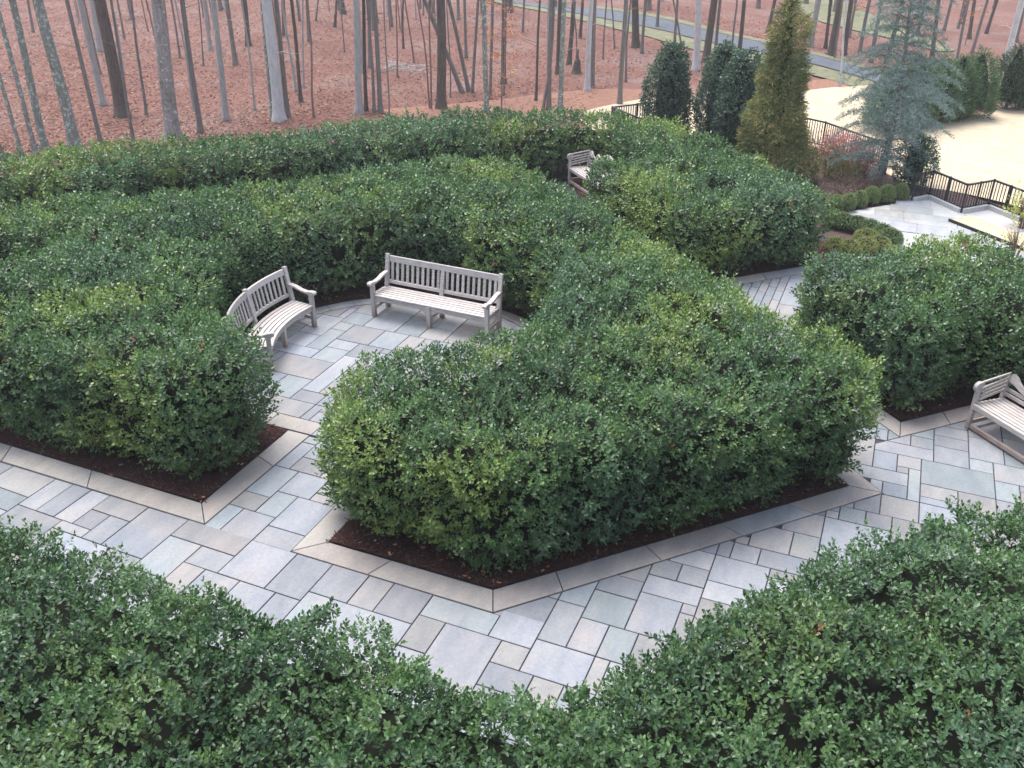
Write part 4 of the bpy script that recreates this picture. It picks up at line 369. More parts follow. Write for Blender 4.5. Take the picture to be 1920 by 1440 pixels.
# ------------------------------------------------------------------ leaves
def leaf_verts(P,D,Nn,L,Wd,tint,fine):
    S=unit(np.cross(Nn,D)); L=L[:,None]; w=(Wd/2)[:,None]; n=len(P); i=np.arange(n)[:,None]
    if fine:
        V=np.stack([P,P+D*L*.33+S*w+Nn*L*.07,P+D*L*.72+S*w*.78+Nn*L*.05,P+D*L-Nn*L*.05,P+D*L*.72-S*w*.78+Nn*L*.05,P+D*L*.33-S*w+Nn*L*.07],1)
        F=np.concatenate([i*6+[0,1,2,3],i*6+[0,3,4,5]]); k=6
    else:
        V=np.stack([P,P+D*L*.45+S*w+Nn*L*.06,P+D*L,P+D*L*.45-S*w+Nn*L*.06],1); F=np.concatenate([i*4+[0,1,2],i*4+[0,2,3]]); k=4
    return V.reshape(-1,3),F,np.repeat(tint,k,0)
def sprigs(P,S,K,L,tint,fine,stem_len=2.1,wr=.57,spread=.9):
    """K leaves spiralling up a shoot at each P along S"""
    n=len(P); U=unit(np.cross(S,rv(n))); W=np.cross(S,U); ph=rng.uniform(0,6.28,n); Vs=[];Fs=[];Ts=[];b=0
    for k in range(K):
        t=(k+.3)/K; a=ph+k*2.4; r=U*np.cos(a)[:,None]+W*np.sin(a)[:,None]
        D=unit(r*(spread*(1.05-.55*t))+S*(.3+.75*t)+rng.normal(0,.16,(n,3))); Nn=unit(S-(S*D).sum(1,keepdims=True)*D+r*-.0+rng.normal(0,.18,(n,3))); Nn=unit(Nn-(Nn*D).sum(1,keepdims=True)*D)
        Lk=L*rng.uniform(.75,1.15,n)*(1-.25*t); tk=tint*(rng.uniform(.78,1.22,(n,1)))*(1+.25*(t-.5))
        V,F,T=leaf_verts(P+S*(L*stem_len*t)[:,None],D,Nn,Lk,Lk*wr,tk,fine); Vs.append(V);Fs.append(F+b);Ts.append(T); b+=len(V)
    return np.concatenate(Vs),np.concatenate(Fs),np.concatenate(Ts)
DEEP=np.array((.033,.074,.032)); MIDG=np.array((.094,.166,.058)); YEL=np.array((.225,.285,.065)); BLU=np.array((.062,.112,.066))
def hedge_tint(P,sd):
    yellow=.22 if sd in (5,6) else .72
    n=len(P); c=.7*noise(P/.75,sd)+.8*noise(P/.2,sd+1)+rng.normal(0,.42,n); t=np.clip(c*.55+.5,0,1)[:,None]; col=DEEP*(1-t)+MIDG*t
    y=np.clip((noise(P/1.15,sd+3)*.9+.55*noise(P/.3,sd+4)+rng.normal(0,.22,n)-.16)*1.5,0,.85*yellow)[:,None]; col=col*(1-y)+YEL*y
    b=np.clip(noise(P/1.6,sd+6)*1.2-.15,0,.6)[:,None]; col=col*(1-b)+(BLU*b+BLU*b*t*.5)
    dead=rng.random(n)<.0009; col[dead]=(.22,.10,.035); return col
def rounded(poly,r,k=6): return np.array(smooth_poly([tuple(p) for p in ccw(poly)],r,k))
def hedge(poly,H,label,sd,cat='hedge',name='hedge',rc=.45,r=.30,dens=1.0,group=None,H_fun=None,bot=.10,leafk=1.0,lump=1.0,tint_fun=None):
    poly=ccw(poly); B=resample(rounded(poly,rc),.07); q=np.roll(B,-1,0)-np.roll(B,1,0); nb=unit(np.stack([q[:,1],-q[:,0]],1))
    step=np.linalg.norm(np.roll(B,-1,0)-B,axis=1); per=step.sum()
    area=abs((B[:,0]*np.roll(B[:,1],-1)-np.roll(B[:,0],-1)*B[:,1]).sum())/2
    cen=B.mean(0); root=empty(name,(cen[0],cen[1],0)); tag(root,label,cat,group)
    def L_at(P): 
        d=np.linalg.norm(P-CAMP,axis=1); return .046*leafk*np.maximum(1,d/8)**.6
    dmax=3.0*dens/(.325*(.046*leafk)**2)/7      # sprigs per m2 at closest
    # top
    n=int(area*dmax*1.5); lo,hi=B.min(0),B.max(0); n=int(dmax*np.prod(hi-lo)); P=rng.uniform(lo,hi,(n,2))
    # thin early by distance
    Z=np.full(n,H); L0=L_at(np.concatenate([P,Z[:,None]],1)); keep=rng.random(n)<(.046*leafk/L0)**2; P=P[keep]; P=P[inpoly(P,B)]
    d,k=bdist(P,B); P,d,k=P[d>r*.9],d[d>r*.9],k[d>r*.9]; f=np.clip(1-d/r,0,1); z=H-r+r*np.sqrt(1-f*f); nt3=np.concatenate([nb[k]*f[:,None],np.sqrt(1-f*f)[:,None]],1); A=np.concatenate([P,z[:,None]],1)
    # sides
    hs=H-r-bot; pl=hs+r*math.pi/2; n2=int(per*pl*dmax); s=rng.choice(len(B),n2,p=step/per); t=rng.random(n2)*pl; ph=np.clip((t-hs)/r,0,math.pi/2); zz=np.where(t<hs,bot+t,H-r+r*np.sin(ph)); L0=L_at(np.concatenate([B[s],zz[:,None]],1)); keep=rng.random(n2)<(.046*leafk/L0)**2
    s,zz,ph=s[keep],zz[keep],ph[keep]; fr=rng.random(len(s)); Bs=B[s]*(1-fr[:,None])+B[(s+1)%len(B)]*fr[:,None]; ins=.16*1.7*np.clip(1-(zz-bot)/.45,0,1)**1.3+r*(1-np.cos(ph))
    Pd=Bs-nb[s]*ins[:,None]; A2=np.concatenate([Pd,zz[:,None]],1); n3=np.concatenate([nb[s]*np.cos(ph)[:,None],np.where(zz<bot+.3,-.25,.1+np.sin(ph))[:,None]],1)
    thin=rng.random(len(zz))<np.clip(.35+(zz-bot)/.35,0,1); A2,n3=A2[thin],n3[thin]
    P=np.concatenate([A,A2]); Nn=unit(np.concatenate([nt3,n3]))
    # faces that look away keep fewer shoots
    keep=((CAMP-P)*Nn).sum(1)/np.linalg.norm(CAMP-P,axis=1)> -.82
    keep|=rng.random(len(P))<.22; P,Nn=P[keep],Nn[keep]
    disp=lump*(.10*noise(P/.85,sd)+.12*noise(P/.36,sd+9)+.14*noise(P/.17,sd+5)); dep=np.minimum(rng.exponential(.07,len(P)),.30)
    # a few shoots stand out
    out=(rng.random(len(P))<.04)*rng.uniform(.02,.08,len(P))
    P=P+Nn*(disp-dep+out)[:,None]; P[:,2]=np.maximum(P[:,2],.07)
    S=unit(Nn*.75+np.array([0,0,.55])+rng.normal(0,.42,(len(P),3))); L=L_at(P); tint=(tint_fun or hedge_tint)(P,sd); dist=np.linalg.norm(P-CAMP,axis=1)
    parts=[]
    for fine,msk in ((True,dist<8.2),(False,dist>=8.2)):
        if msk.sum(): parts.append(sprigs(P[msk],S[msk],7,L[msk],tint[msk],fine))
    Vs=[];Fs=[];Ts=[];b=0
    for V,F,T in parts: Vs.append(V);Fs.append(F+b);Ts.append(T);b+=len(V)
    o=link('leaves',npmesh('leaves',np.concatenate(Vs)-[cen[0],cen[1],0],Fs,M['leaf'],np.concatenate(Ts)),root,kind='stuff')
    # opaque core that closes the hedge; its near-black colour stands for inner shade
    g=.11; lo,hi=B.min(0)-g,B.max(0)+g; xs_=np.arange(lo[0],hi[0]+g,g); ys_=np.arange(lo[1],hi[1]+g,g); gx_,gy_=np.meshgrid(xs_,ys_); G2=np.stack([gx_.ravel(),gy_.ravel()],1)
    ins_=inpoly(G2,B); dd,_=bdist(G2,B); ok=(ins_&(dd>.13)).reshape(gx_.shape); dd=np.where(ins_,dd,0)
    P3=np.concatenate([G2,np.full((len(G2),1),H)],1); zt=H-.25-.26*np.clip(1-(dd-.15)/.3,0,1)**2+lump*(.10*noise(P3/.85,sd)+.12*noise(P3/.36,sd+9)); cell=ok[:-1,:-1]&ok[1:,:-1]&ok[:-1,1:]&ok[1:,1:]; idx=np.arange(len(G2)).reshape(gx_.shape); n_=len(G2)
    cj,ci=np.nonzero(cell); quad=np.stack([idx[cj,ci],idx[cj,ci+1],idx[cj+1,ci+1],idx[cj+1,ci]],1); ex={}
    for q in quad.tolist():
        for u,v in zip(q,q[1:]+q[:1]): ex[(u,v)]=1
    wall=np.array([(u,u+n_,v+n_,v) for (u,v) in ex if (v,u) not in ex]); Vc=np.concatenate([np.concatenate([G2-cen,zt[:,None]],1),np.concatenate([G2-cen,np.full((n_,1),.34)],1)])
    used=np.unique(np.concatenate([quad.ravel(),wall.ravel()])); rm=np.zeros(2*n_,int); rm[used]=np.arange(len(used)); link('shaded_core',npmesh('shaded_core',Vc[used],[rm[quad],rm[wall]],M['inner'],smooth=True),root)
    mb=MB(); Bq=resample(rounded(poly,rc),.42); q=np.roll(Bq,-1,0)-np.roll(Bq,1,0); nq=unit(np.stack([q[:,1],-q[:,0]],1))
    for p,nn in zip(Bq,nq):
        bx,by=(p-nn*random.uniform(.3,.5)-cen)
        for _ in range(3):
            a=random.uniform(-1,1); tx=np.array([-nn[1],nn[0]]); e=np.array([bx,by])+nn*random.uniform(.0,.3)+tx*a*.28; m_=(np.array([bx,by])*.5+e*.5)
            mb.tube([(bx,by,.03),(m_[0]+random.uniform(-.03,.03),m_[1],.22),(e[0],e[1],random.uniform(.4,.62))],[.014,.010,.005],5,False)
    mb.build('stems',M['stem'],root)
    tag(root.children[-1],kind='stuff')
    return root
HH=1.55
arcL=arc(-6.5,10.75,2.52,222,2,26)
hedge([(-14.6,6.78),(-7.35,6.80),(-7.0,7.05),(-6.86,7.4),(-6.86,8.05),(-7.9,8.72)]+arc(-6.45,10.88,2.86,226,168,14)+arc(-6.47,10.82,2.72,158,95,12)+arc(-6.5,10.75,2.42,82,-46,22)+[(-4.95,8.75),(-5.42,8.25),(-5.42,7.35),(-5.25,7.0),(-4.8,6.78),(-3.15,6.74),(.25,10.05),(.25,10.4),(-7.0,16.75),(-8.35,16.2),(-14.8,10.0),(-14.8,9.75),(-12.9,9.78),(-11.7,9.58),(-11.55,9.25),(-12.3,8.9),(-14.8,8.35)],HH,'broad clipped evergreen hedge curving like a horseshoe round the two wooden benches',1,rc=.35,leafk=1.06)
hedge([(-19.4,11.1),(-18.1,10.0),(-12.9,15.2),(-10.0,18.3),(-8.4,19.7),(-7.75,20.3),(-7.3,21.2),(-6.6,20.9),(-3.6,17.9),(-2.2,19.0),(-5.0,21.5),(-7.1,22.2),(-9.8,21.1),(-12.3,18.6)],1.36,'long low clipped hedge at the back along the edge of the wood',2,rc=.5)
hedge([(-3.3,15.25),(-1.25,17.2),(-1.05,17.8),(-2.8,19.3),(-4.0,19.6),(-6.05,18.02)],1.36,'square ended hedge block standing before the bronze green conifer',3,rc=.45)
hedge([(.68,11.95),(1.35,12.9),(1.7,13.0),(4.6,10.1),(6.0,11.5),(1.3,15.95),(.5,15.2),(-1.2,13.6)],HH,'dark rounded hedge block behind the bench cut by the right edge',4,rc=.5)
hedge([(-9.8,1.9),(-.3,1.9),(-.6,3.6),(-1.0,4.38),(-9.8,4.33)],HH,'clipped hedge across the bottom left corner in front of the path',5,rc=.22,leafk=1.13,dens=.92)
hedge([(-1.5,3.7),(-1.35,4.5),(-1.12,5.08),(-.44,6.2),(.38,7.22),(1.0,7.88),(1.75,8.4),(4.0,10.3),(5.4,8.7),(-.3,1.9),(-1.0,2.1)],HH,'clipped hedge across the bottom right corner slanting along the path',6,rc=.22,leafk=1.13,dens=.92)

# ------------------------------------------------------------------ benches
def seat_bench():
    root=empty('garden_bench'); W_=M['wood']; L=2.20; x0=L/2-.035
    for i,(x,top) in enumerate(((-x0,.60),(0,.375),(x0,.60))):
        MB().bar((x,.035,0),(x,.035,top),.068,.068,(0,1,0)).build('front_leg',W_,root,.004)
    for x in (-x0,0,x0):
        mb=MB(); t=.93 if x else .83; prof=[(x-.034,.44,0),(x-.034,.51,0),(x-.034,.52,.40),(x-.034,.60,t),(x-.034,.555,t+(.012 if x else 0)),(x-.034,.455,.40)]
        mb.prism(prof,(0,0,0),(.068,0,0)).build('back_leg',W_,root,.004)
    for k in range(6):
        y=.0+k*.081+.035; MB().box((0,y,.392-.012*k/6),(L-.02 if .07<y<.43 else L-.15,.060,.022)).build('seat_slat',W_,root,.003)
    MB().box((0,.045,.335),(L-.14,.03,.085)).build('apron',W_,root,.003)
    MB().box((0,.47,.335),(L-.14,.03,.085)).build('back_apron',W_,root,.003)
    rk=lambda z:.53+(z-.40)*.135
    MB().box((0,rk(.855)-.015,.855),(L-.14,.035,.105),Matrix.Rotation(-.13,3,'X')).build('top_rail',W_,root,.005)
    MB().box((0,rk(.46)-.02,.46),(L-.14,.035,.06),Matrix.Rotation(-.13,3,'X')).build('lower_rail',W_,root,.004)
    for side in (-1,1):
        for k in range(10):
            x=side*(.085+k*(x0-.15)/9.3); MB().bar((x,rk(.49)-.02,.485),(x,rk(.81)-.018,.805),.048,.018,(0,1,0)).build('back_slat',W_,root,.002)
        x=side*x0
        pr=[(.50,.655),(.36,.65),(.22,.618),(.10,.612),(.02,.635),(-.045,.64),(-.075,.615),(-.06,.575),(-.02,.565),(.06,.572),(.2,.578),(.36,.605),(.50,.61)]
        MB().prism([(x-.04,y,z) for y,z in pr],(0,0,0),(.08,0,0)).build('armrest',W_,root,.006)
        MB().bar((x,.07,.15),(x,.45,.15),.03,.06).build('stretcher',W_,root,.003)
        MB().bar((x,.07,.35),(x,.45,.35),.03,.07).build('side_rail',W_,root,.003)
    MB().bar((0,.07,.15),(0,.45,.15),.03,.06).build('stretcher',W_,root,.003)
    for x,s in ((-x0,1),(0,-1),(0,1),(x0,-1)):
        a=x+s*.034; MB().prism([(a,.03,.295),(a,.03,.19),(a+s*.03,.03,.235),(a+s*.09,.03,.275),(a+s*.16,.03,.295)],(0,0,0),(0,.028,0)).build('corner_bracket',W_,root,.002)
    return root
b1=seat_bench(); b1.location=(-6.65,12.06,.045); b1.rotation_euler=(0,0,R(-1.5))
tag(b1,'straight weathered wooden bench with slatted back facing the gap in the hedge','bench','wooden benches in the hedge alcove')
def arc_bench():
    cx,cy=-6.35,10.95; root=empty('curved_bench',(cx,cy,.045)); W_=M['wood']; a0,a1=R(168.5),R(212.5); am=(a0+a1)/2
    P=lambda a,r,z:(r*math.cos(a),r*math.sin(a),z)
    def arcbar(mb,A,B,r,w,z,h,n=14,rake=0):
        V=[];
        for i in range(n+1):
            a=A+(B-A)*i/n; V+=[P(a,r-w/2,z-h/2),P(a,r+w/2,z-h/2),P(a,r+w/2+rake,z+h/2),P(a,r-w/2+rake,z+h/2)]
        F=[(i*4+j,i*4+(j+1)%4,i*4+4+(j+1)%4,i*4+4+j) for i in range(n) for j in range(4)]+[(0,1,2,3),tuple(range(n*4,n*4+4))[::-1]]
        return mb.add(V,F)
    r0=2.08; d=.034/r0
    for k in range(6): arcbar(MB(),a0+.012,a1-.012,r0+.01+k*.079,.060,.392-.002*k,.022).build('seat_slat',W_,root,.003)
    arcbar(MB(),a0+.02,a1-.02,r0+.02,.03,.335,.085).build('apron',W_,root,.003)
    for A,B in ((a0+.02,am-.012),(am+.012,a1-.02)):
        arcbar(MB(),A,B,r0+.575,.035,.855,.10,10,.012).build('top_rail',W_,root,.005)
        arcbar(MB(),A,B,r0+.52,.035,.46,.055,10,.008).build('lower_rail',W_,root,.004)
        for k in range(9):
            a=A+(B-A)*(k+.6)/9.2; MB().bar(P(a,r0+.525,.485),P(a,r0+.575,.81),.046,.018,P(a,1,0)).build('back_slat',W_,root,.002)
    for a,tf,tb in ((a0,.60,.93),(am,.375,.93),(a1,.60,.93)):
        MB().bar(P(a,r0+.03,0),P(a,r0+.03,tf),.066,.066,P(a,1,0)).build('front_leg',W_,root,.004)
        mb=MB(); mb.bar(P(a,r0+.49,0),P(a,r0+.50,.40),.066,.066,P(a,1,0)); mb.bar(P(a,r0+.50,.39),P(a,r0+.60,tb),.066,.06,P(a,1,0)); mb.build('back_leg',W_,root,.004)
        MB().bar(P(a,r0+.06,.15),P(a,r0+.47,.15),.03,.06).build('stretcher',W_,root,.003)
    for a in (a0,a1):
        t=np.array([-math.sin(a),math.cos(a),0])*.04; pr=[(.53,.655),(.38,.65),(.24,.618),(.12,.612),(.03,.635),(-.05,.64),(-.075,.615),(-.055,.575),(.06,.572),(.2,.578),(.38,.605),(.53,.61)]
        MB().prism([tuple(np.array(P(a,r0+y,z))-t) for y,z in pr],(0,0,0),tuple(2*t)).build('armrest',W_,root,.005)
    return root
b2=arc_bench(); tag(b2,'curved weathered wooden bench on the left side of the hedge alcove','bench','wooden benches in the hedge alcove')
def scroll_bench():
    root=empty('scroll_arm_bench'); W_=M['wood']; L=1.95
    for x in (0.03,L-.03):
        mb=MB(); mb.bar((x,.03,0),(x,.03,.61),.05,.06,(0,1,0)); mb.build('front_leg',W_,root,.004)
        MB().tube([(x-.028,.03,.645),(x+.028,.03,.645)],.078,16).build('arm_scroll',W_,root,.004)
        MB().prism([(x-.025,.50,0),(x-.025,.555,0),(x-.025,.585,.71),(x-.025,.54,.72),(x-.025,.495,.40)],(0,0,0),(.05,0,0)).build('back_leg',W_,root,.003)
        for y,z in ((0,.705),(.02,.645),(.03,.585),(.035,.525),(.04,.468)):
            s=-.0; MB().bar((x+s+(.035 if z<.7 else 0)*(1 if x<.5 else -1),.05,z),(x+s,.56,z+.045),.024,.028).build('arm_rail',W_,root,.002)
        MB().bar((x,.06,.10),(x,.50,.10),.03,.06).build('stretcher',W_,root,.003)
    for k in range(7): MB().box((L/2,.07+k*.073,.40-.004*k),(L-.07,.052,.022)).build('seat_slat',W_,root,.003)
    MB().box((L/2,.012,.365),(L-.07,.045,.085)).build('apron',W_,root,.012)
    MB().box((L/2,.04,.055),(L-.1,.04,.065)).build('floor_rail',W_,root,.004)
    rk=lambda z:.52+(z-.4)*.15
    for z in (.455,.525): MB().bar((.05,rk(z),z),(L-.05,rk(z),z),.022,.05).build('back_rail',W_,root,.002)
    top=[(.03,.70),(.05,.745),(.10,.755),(.15,.73),(.20,.68),(.27,.645),(.34,.645),(.37,.685),(.40,.735),(.44,.755),(.49,.735),(.54,.715),(.62,.735),(.72,.79),(.84,.84),(.975,.855)]
    bot=[(.975,.62),(.75,.60),(.55,.585),(.45,.565),(.36,.555),(.28,.57),(.15,.62),(.03,.63)]
    full=top+[(L-x,z) for x,z in top[::-1][1:]]; low=[(L-x,z) for x,z in bot[::-1]]+bot[1:]
    # strip of quads between the two outlines, so that the shape keeps its hollows
    xs_=np.linspace(.03,L-.03,61); tz=np.interp(xs_,[p[0] for p in full],[p[1] for p in full]); lw=sorted(low); bz=np.interp(xs_,[p[0] for p in lw],[p[1] for p in lw]); V=[]
    for x,a,b in zip(xs_,tz,bz):
        for z,dy in ((b,-.018),(a,-.018),(a,.018),(b,.018)): V.append((x,rk(z)+dy,z))
    F=[(i*4+j,i*4+(j+1)%4,i*4+4+(j+1)%4,i*4+4+j) for i in range(60) for j in range(4)]+[(0,1,2,3),(240,241,242,243)]
    MB().add(V,F).build('crest_rail',W_,root)
    return root
b3=scroll_bench(); b3.location=(1.50,12.21,.045); b3.rotation_euler=(0,0,R(-45))
tag(b3,'scroll armed bench with wavy back rail cut off by the right edge','bench','benches with scrolled arms')
b4=copy_tree(b3); b4.location=(-7.30,20.50,.045); tag(b4,'scroll armed bench half hidden behind the square ended hedge block','bench','benches with scrolled arms')

# ------------------------------------------------------------------ terrace, railing, fences
terr=sheet('terrace',[(-.91,21.01),(.42,22.45),(.75,22.83),(1.45,22.0),(1.62,21.7),(3.6,19.7),(3.2,14.6),(1.0,16.9),(-.2,18.2),(.3,19.55)],.03,M['edge'],'pale flagstone terrace at the foot of the hedges',thick=.08)
def terrace_stones():
    U=np.array([1,1])/math.sqrt(2); W_=np.array([1,-1])/math.sqrt(2); poly=[(-.88,21.01),(.42,22.43),(.74,22.78),(1.42,21.98),(1.58,21.66),(3.5,19.75),(3.1,14.8),(1.05,16.95),(-.1,18.2),(.35,19.55)]
    hp=None; y=14.5; rows=[]
    while y<23.2:
        h=random.choice([.3,.46,.46,.61]); x=-2.2-random.random()*.5
        while x<4.2:
            w=random.choice([.46,.61,.76,.91,1.07]); P=[(x,y),(x+w,y),(x+w,y+h),(x,y+h)]
            c=np.array(P).mean(0)
            ins=inpoly(np.array([*P,tuple(c)]),poly)
            if ins.all() or (ins[4] and ins.sum()>=4): stone_obj('flagstone',P,terr,blue()*1.2+np.array([.06,.05,.03]),top=.05)
            x+=w
        y+=h
terrace_stones()
land=sheet('lower_landing',[(1.47,21.97),(2.0,22.58),(2.65,21.88),(3.6,22.8),(5.2,21.2),(3.55,19.85),(1.75,21.62)],.026,M['edge'],'lower landing of pinkish flagstones behind the turf strip',thick=.05)
for i in range(5):
    for j in range(4):
        u0,v0=i*.5,j*.36; o=np.array([1.75,21.72]); e1=np.array([.72,-.70]); e2=np.array([.70,.72]); P=[tuple(o+e1*a+e2*b) for a,b in ((u0+.05,v0),(u0+.5,v0),(u0+.5,v0+.34),(u0+.05,v0+.34))]
        if v0+.3<.25+u0*.9 or u0>1.2: stone_obj('flagstone',P,land,np.array((.46,.40,.385))*random.uniform(.92,1.1),top=.04)
sheet('turf_strip',[(1.23,21.18),(1.62,21.66),(3.55,19.80),(3.15,19.42)],.10,M['lawn'],'narrow raised strip of tan turf on the terrace',thick=.07)
sheet('turf_edge_strip',[(1.19,21.19),(1.23,21.18),(3.15,19.42),(3.11,19.40)],.115,M['metal'],'thin dark strip along the edge of the turf',thick=.09)  # thin dark strip laid along the turf edge
ZIG=[(.40,22.40),(.75,22.83),(1.45,22.0),(2.0,22.6),(2.65,21.9),(3.4,22.65)]
cop=empty('coping_wall',(1.4,22.3,0)); tag(cop,'low pale stone coping that zigzags under the black railing','wall')
for a,b in zip(ZIG[:-1],ZIG[1:]):
    MB().bar((a[0]-1.4,a[1]-22.3,.06),(b[0]-1.4,b[1]-22.3,.06),.16,.14).build('coping_stone',M['edge'],cop,.006)
def railing(name,pts,h,label,cat,group=None,gap=.08,zb=.1,base=0,posts=None):
    o0=Vector((pts[0][0],pts[0][1],base)); root=empty(name,o0); tag(root,label,cat,group); bars=MB()
    for s,(a,b) in enumerate(zip(pts[:-1],pts[1:])):
        a=Vector((*a,base))-o0; b=Vector((*b,base))-o0; n=max(1,int((b-a).length/gap)); up=Vector((0,0,1))
        MB().bar(a+up*h,b+up*h,.045,.035).build('top_rail',M['metal'],root); MB().bar(a+up*(zb+.05),b+up*(zb+.05),.03,.025).build('bottom_rail',M['metal'],root)
        for k in range(1,n):
            p=a.lerp(b,k/n); bars.bar(p+up*(zb+.05),p+up*h,.02,.02)
        m_=max(1,round((b-a).length/1.0)) if posts is None else posts
        for k in range(m_+(1 if s==len(pts)-2 else 0)):
            p=a.lerp(b,k/m_); MB().bar(p,p+up*(h+.03),.042,.042).build('post',M['metal'],root)
    bars.build('balusters',M['metal'],root,kind='stuff'); return root
railing('railing',ZIG,.66,'black metal railing that zigzags along the terrace edge','railing',posts=2)
railing('metal_fence',[(-6.2,27.6),(-7.84,25.6),(-6.0,24.0)],.75,'black metal fence corner standing left of the holly trees','fence','black fences round the garden')
railing('metal_fence',[(-3.4,26.9),(-2.05,26.2),(-.3,24.45)],.75,'black metal fence panel between the bronze conifer and the blue cedar','fence','black fences round the garden')

# ------------------------------------------------------------------ evergreens and shrubs
def crown_points(n,H,prof,z0=0,lump=.16,sd=0,jag=1.0):
    """points on a body of revolution: prof(t) radius at height fraction"""
    t=rng.random(n*3); r=prof(t); k=rng.random(n*3)<r/r.max(); t,r=t[k][:n],r[k][:n]; n=len(t); a=rng.uniform(0,2*np.pi,n)
    P=np.stack([np.cos(a)*r,np.sin(a)*r,z0+t*(H-z0)],1); Nn=unit(np.stack([np.cos(a),np.sin(a),np.full(n,.35)],1))
    P=P+Nn*(lump*jag*(noise(P/.55,sd)+.6*noise(P/.25,sd+2))-np.minimum(rng.exponential(.07,n),.3))[:,None]; return P,Nn
def evergreen(name,loc,H,prof,n,L,cols,label,cat='tree',group=None,wr=.5,K=5,up=.5,mat='leaf',sd=0,lump=.16,z0=.05,trunk=.06,spread=.9,stem=1.9,core=.7):
    root=empty(name,(loc[0],loc[1],0)); tag(root,label,cat,group); P,Nn=crown_points(n,H,prof,z0,lump,sd)
    S=unit(Nn*.8+np.array([0,0,up])+rng.normal(0,.35,(len(P),3))); c=np.array(cols); t=np.clip(.5+.5*noise(P/.45,sd+5)+rng.normal(0,.25,len(P)),0,.999); k=(t*len(c)).astype(int)
    V,F,T=sprigs(P,S,K,np.full(len(P),L)*rng.uniform(.8,1.2,len(P)),c[k],False,stem,wr,spread)
    link('foliage' if cat!='tree' else 'crown',npmesh(name+'_crown',V,F,M[mat],T),root,kind='stuff')
    if trunk: MB().tube([(0,0,-.05),(.01,0,H*.5),(0,0,H*.93)],[trunk,trunk*.7,.012],7).build('trunk',BK['d'],root)
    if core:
        mb=MB(); zs=np.linspace(.12,.93,9); mb.tube([(0,0,z0+z*(H-z0)) for z in zs],[max(.02,float(prof(np.array([z]))[0])*core-.03) for z in zs],10); mb.build('shaded_core',M['inner'],root)  # closed core, coloured near-black to stand for shade inside the crown
    return root
HOL=[(.03,.062,.042),(.04,.08,.052),(.055,.10,.065),(.075,.125,.085)]
holp=lambda w:(lambda t:w*(np.clip(.78+.5*t,0,1))*np.sqrt(np.clip(1-((t-.28)/.74)**2,0.01,1)))
evergreen('holly_tree',(-6.15,25.3),2.62,holp(.58),2600,.085,HOL,'dark blue green holly tree by itself beside the fence corner',sd=21)
evergreen('holly_tree',(-4.8,25.5),2.72,holp(.56),2600,.085,HOL,'dark holly tree nearest the single holly, left of the joined pair','tree','pair of hollies grown together',sd=22)
evergreen('holly_tree',(-4.15,24.9),2.6,holp(.58),2600,.085,HOL,'dark holly tree touching the bronze green conifer, right of the joined pair','tree','pair of hollies grown together',sd=23)
CRY=[(.10,.13,.045),(.17,.185,.065),(.25,.235,.085),(.32,.265,.105),(.19,.215,.075)]
crp=lambda t:.90*np.clip(1.01-t,0,1)**.98*np.clip(.8+1.3*t,0,1)
cr=evergreen('bronze_conifer',(-2.98,23.1),4.45,crp,6800,.12,CRY,'tall bronze green feathery conifer, broad at the base and pointed',wr=.17,K=7,up=-.05,mat='needle',sd=31,lump=.34,trunk=.09,spread=.75,stem=1.3,core=.62)
# blue cedar: open tiers of drooping grey blue branches
def cedar():
    root=empty('blue_cedar',(-.42,23.3,0)); tag(root,'open branched blue grey cedar with drooping tips beside the terrace','tree'); H=5.6
    pts=[(.0+.10*math.sin(z*.9),.05*math.sin(z*1.7),z) for z in np.linspace(-.05,H,12)]; MB().tube(pts,list(np.linspace(.085,.012,12)),8).build('trunk',BK['b'],root)
    mb=MB(); Q=[];D=[]
    for i in range(112):
        z=.45+(H-.5)*(i/112)**.95; f=z/H; a=i*2.399+random.uniform(-.4,.4); ln=(1.5*(1-f)**.6+.22)*random.uniform(.55,1.2)*(.62+.38*min(1,f*3)); dr=random.uniform(.05,.38)
        b0=np.array([.10*math.sin(z*.9),.05*math.sin(z*1.7),z]); h=np.array([math.cos(a),math.sin(a),0]); sdv=np.array([-h[1],h[0],0]); pp=[]
        for t in np.linspace(0,1,6): pp.append(b0+h*ln*t+np.array([0,0,.30*ln*t*(1-t)*2-dr*ln*t*t]))
        mb.tube(pp,list(np.linspace(.018,.004,6)*(1.2-f*.6)),4,False)
        for t in np.linspace(.2,1,int(5+ln*9)):
            k=min(4,int(t*5)); fr=t*5-k; c=pp[k]*(1-fr)+pp[k+1]*fr
            for s in (-1,1):
                l2=.34*ln*(1.15-t)*random.uniform(.4,1.2)+.06; e=c+sdv*s*l2*.9+h*l2*.55+np.array([0,0,-l2*random.uniform(.0,.55)])
                m_=max(2,int(l2/.045))
                for q in range(m_):
                    u=(q+random.random())/m_; Q.append(c*(1-u)+e*u); D.append((e-c)/l2)
            Q.append(c); D.append(h)
    mb.build('branches',BK['b'],root,kind='stuff'); Q=np.array(Q); D=unit(np.array(D)); n=len(Q)
    S=unit(D*.45+rng.normal(0,.55,(n,3))+np.array([0,0,.3])); cols=np.array([(.155,.215,.21),(.20,.27,.27),(.27,.335,.335),(.12,.17,.155)])[rng.choice(4,n)]
    V,F,T=sprigs(Q,S,5,rng.uniform(.055,.085,n),cols,False,.8,.16,1.0); link('needles',npmesh('cedar_needles',V,F,M['needle'],T),root,kind='stuff')
cedar()
evergreen('clipped_evergreen',(.32,23.65),1.25,lambda t:.42*np.sqrt(np.clip(1-((t-.4)/.62)**2,.02,1)),900,.07,[(.03,.065,.035),(.045,.09,.045),(.06,.105,.05)],'small dark green upright shrub under the right side of the blue cedar','shrub',sd=35,trunk=0,core=.6)
CON=[(.06,.11,.055),(.08,.135,.06),(.105,.165,.07)]
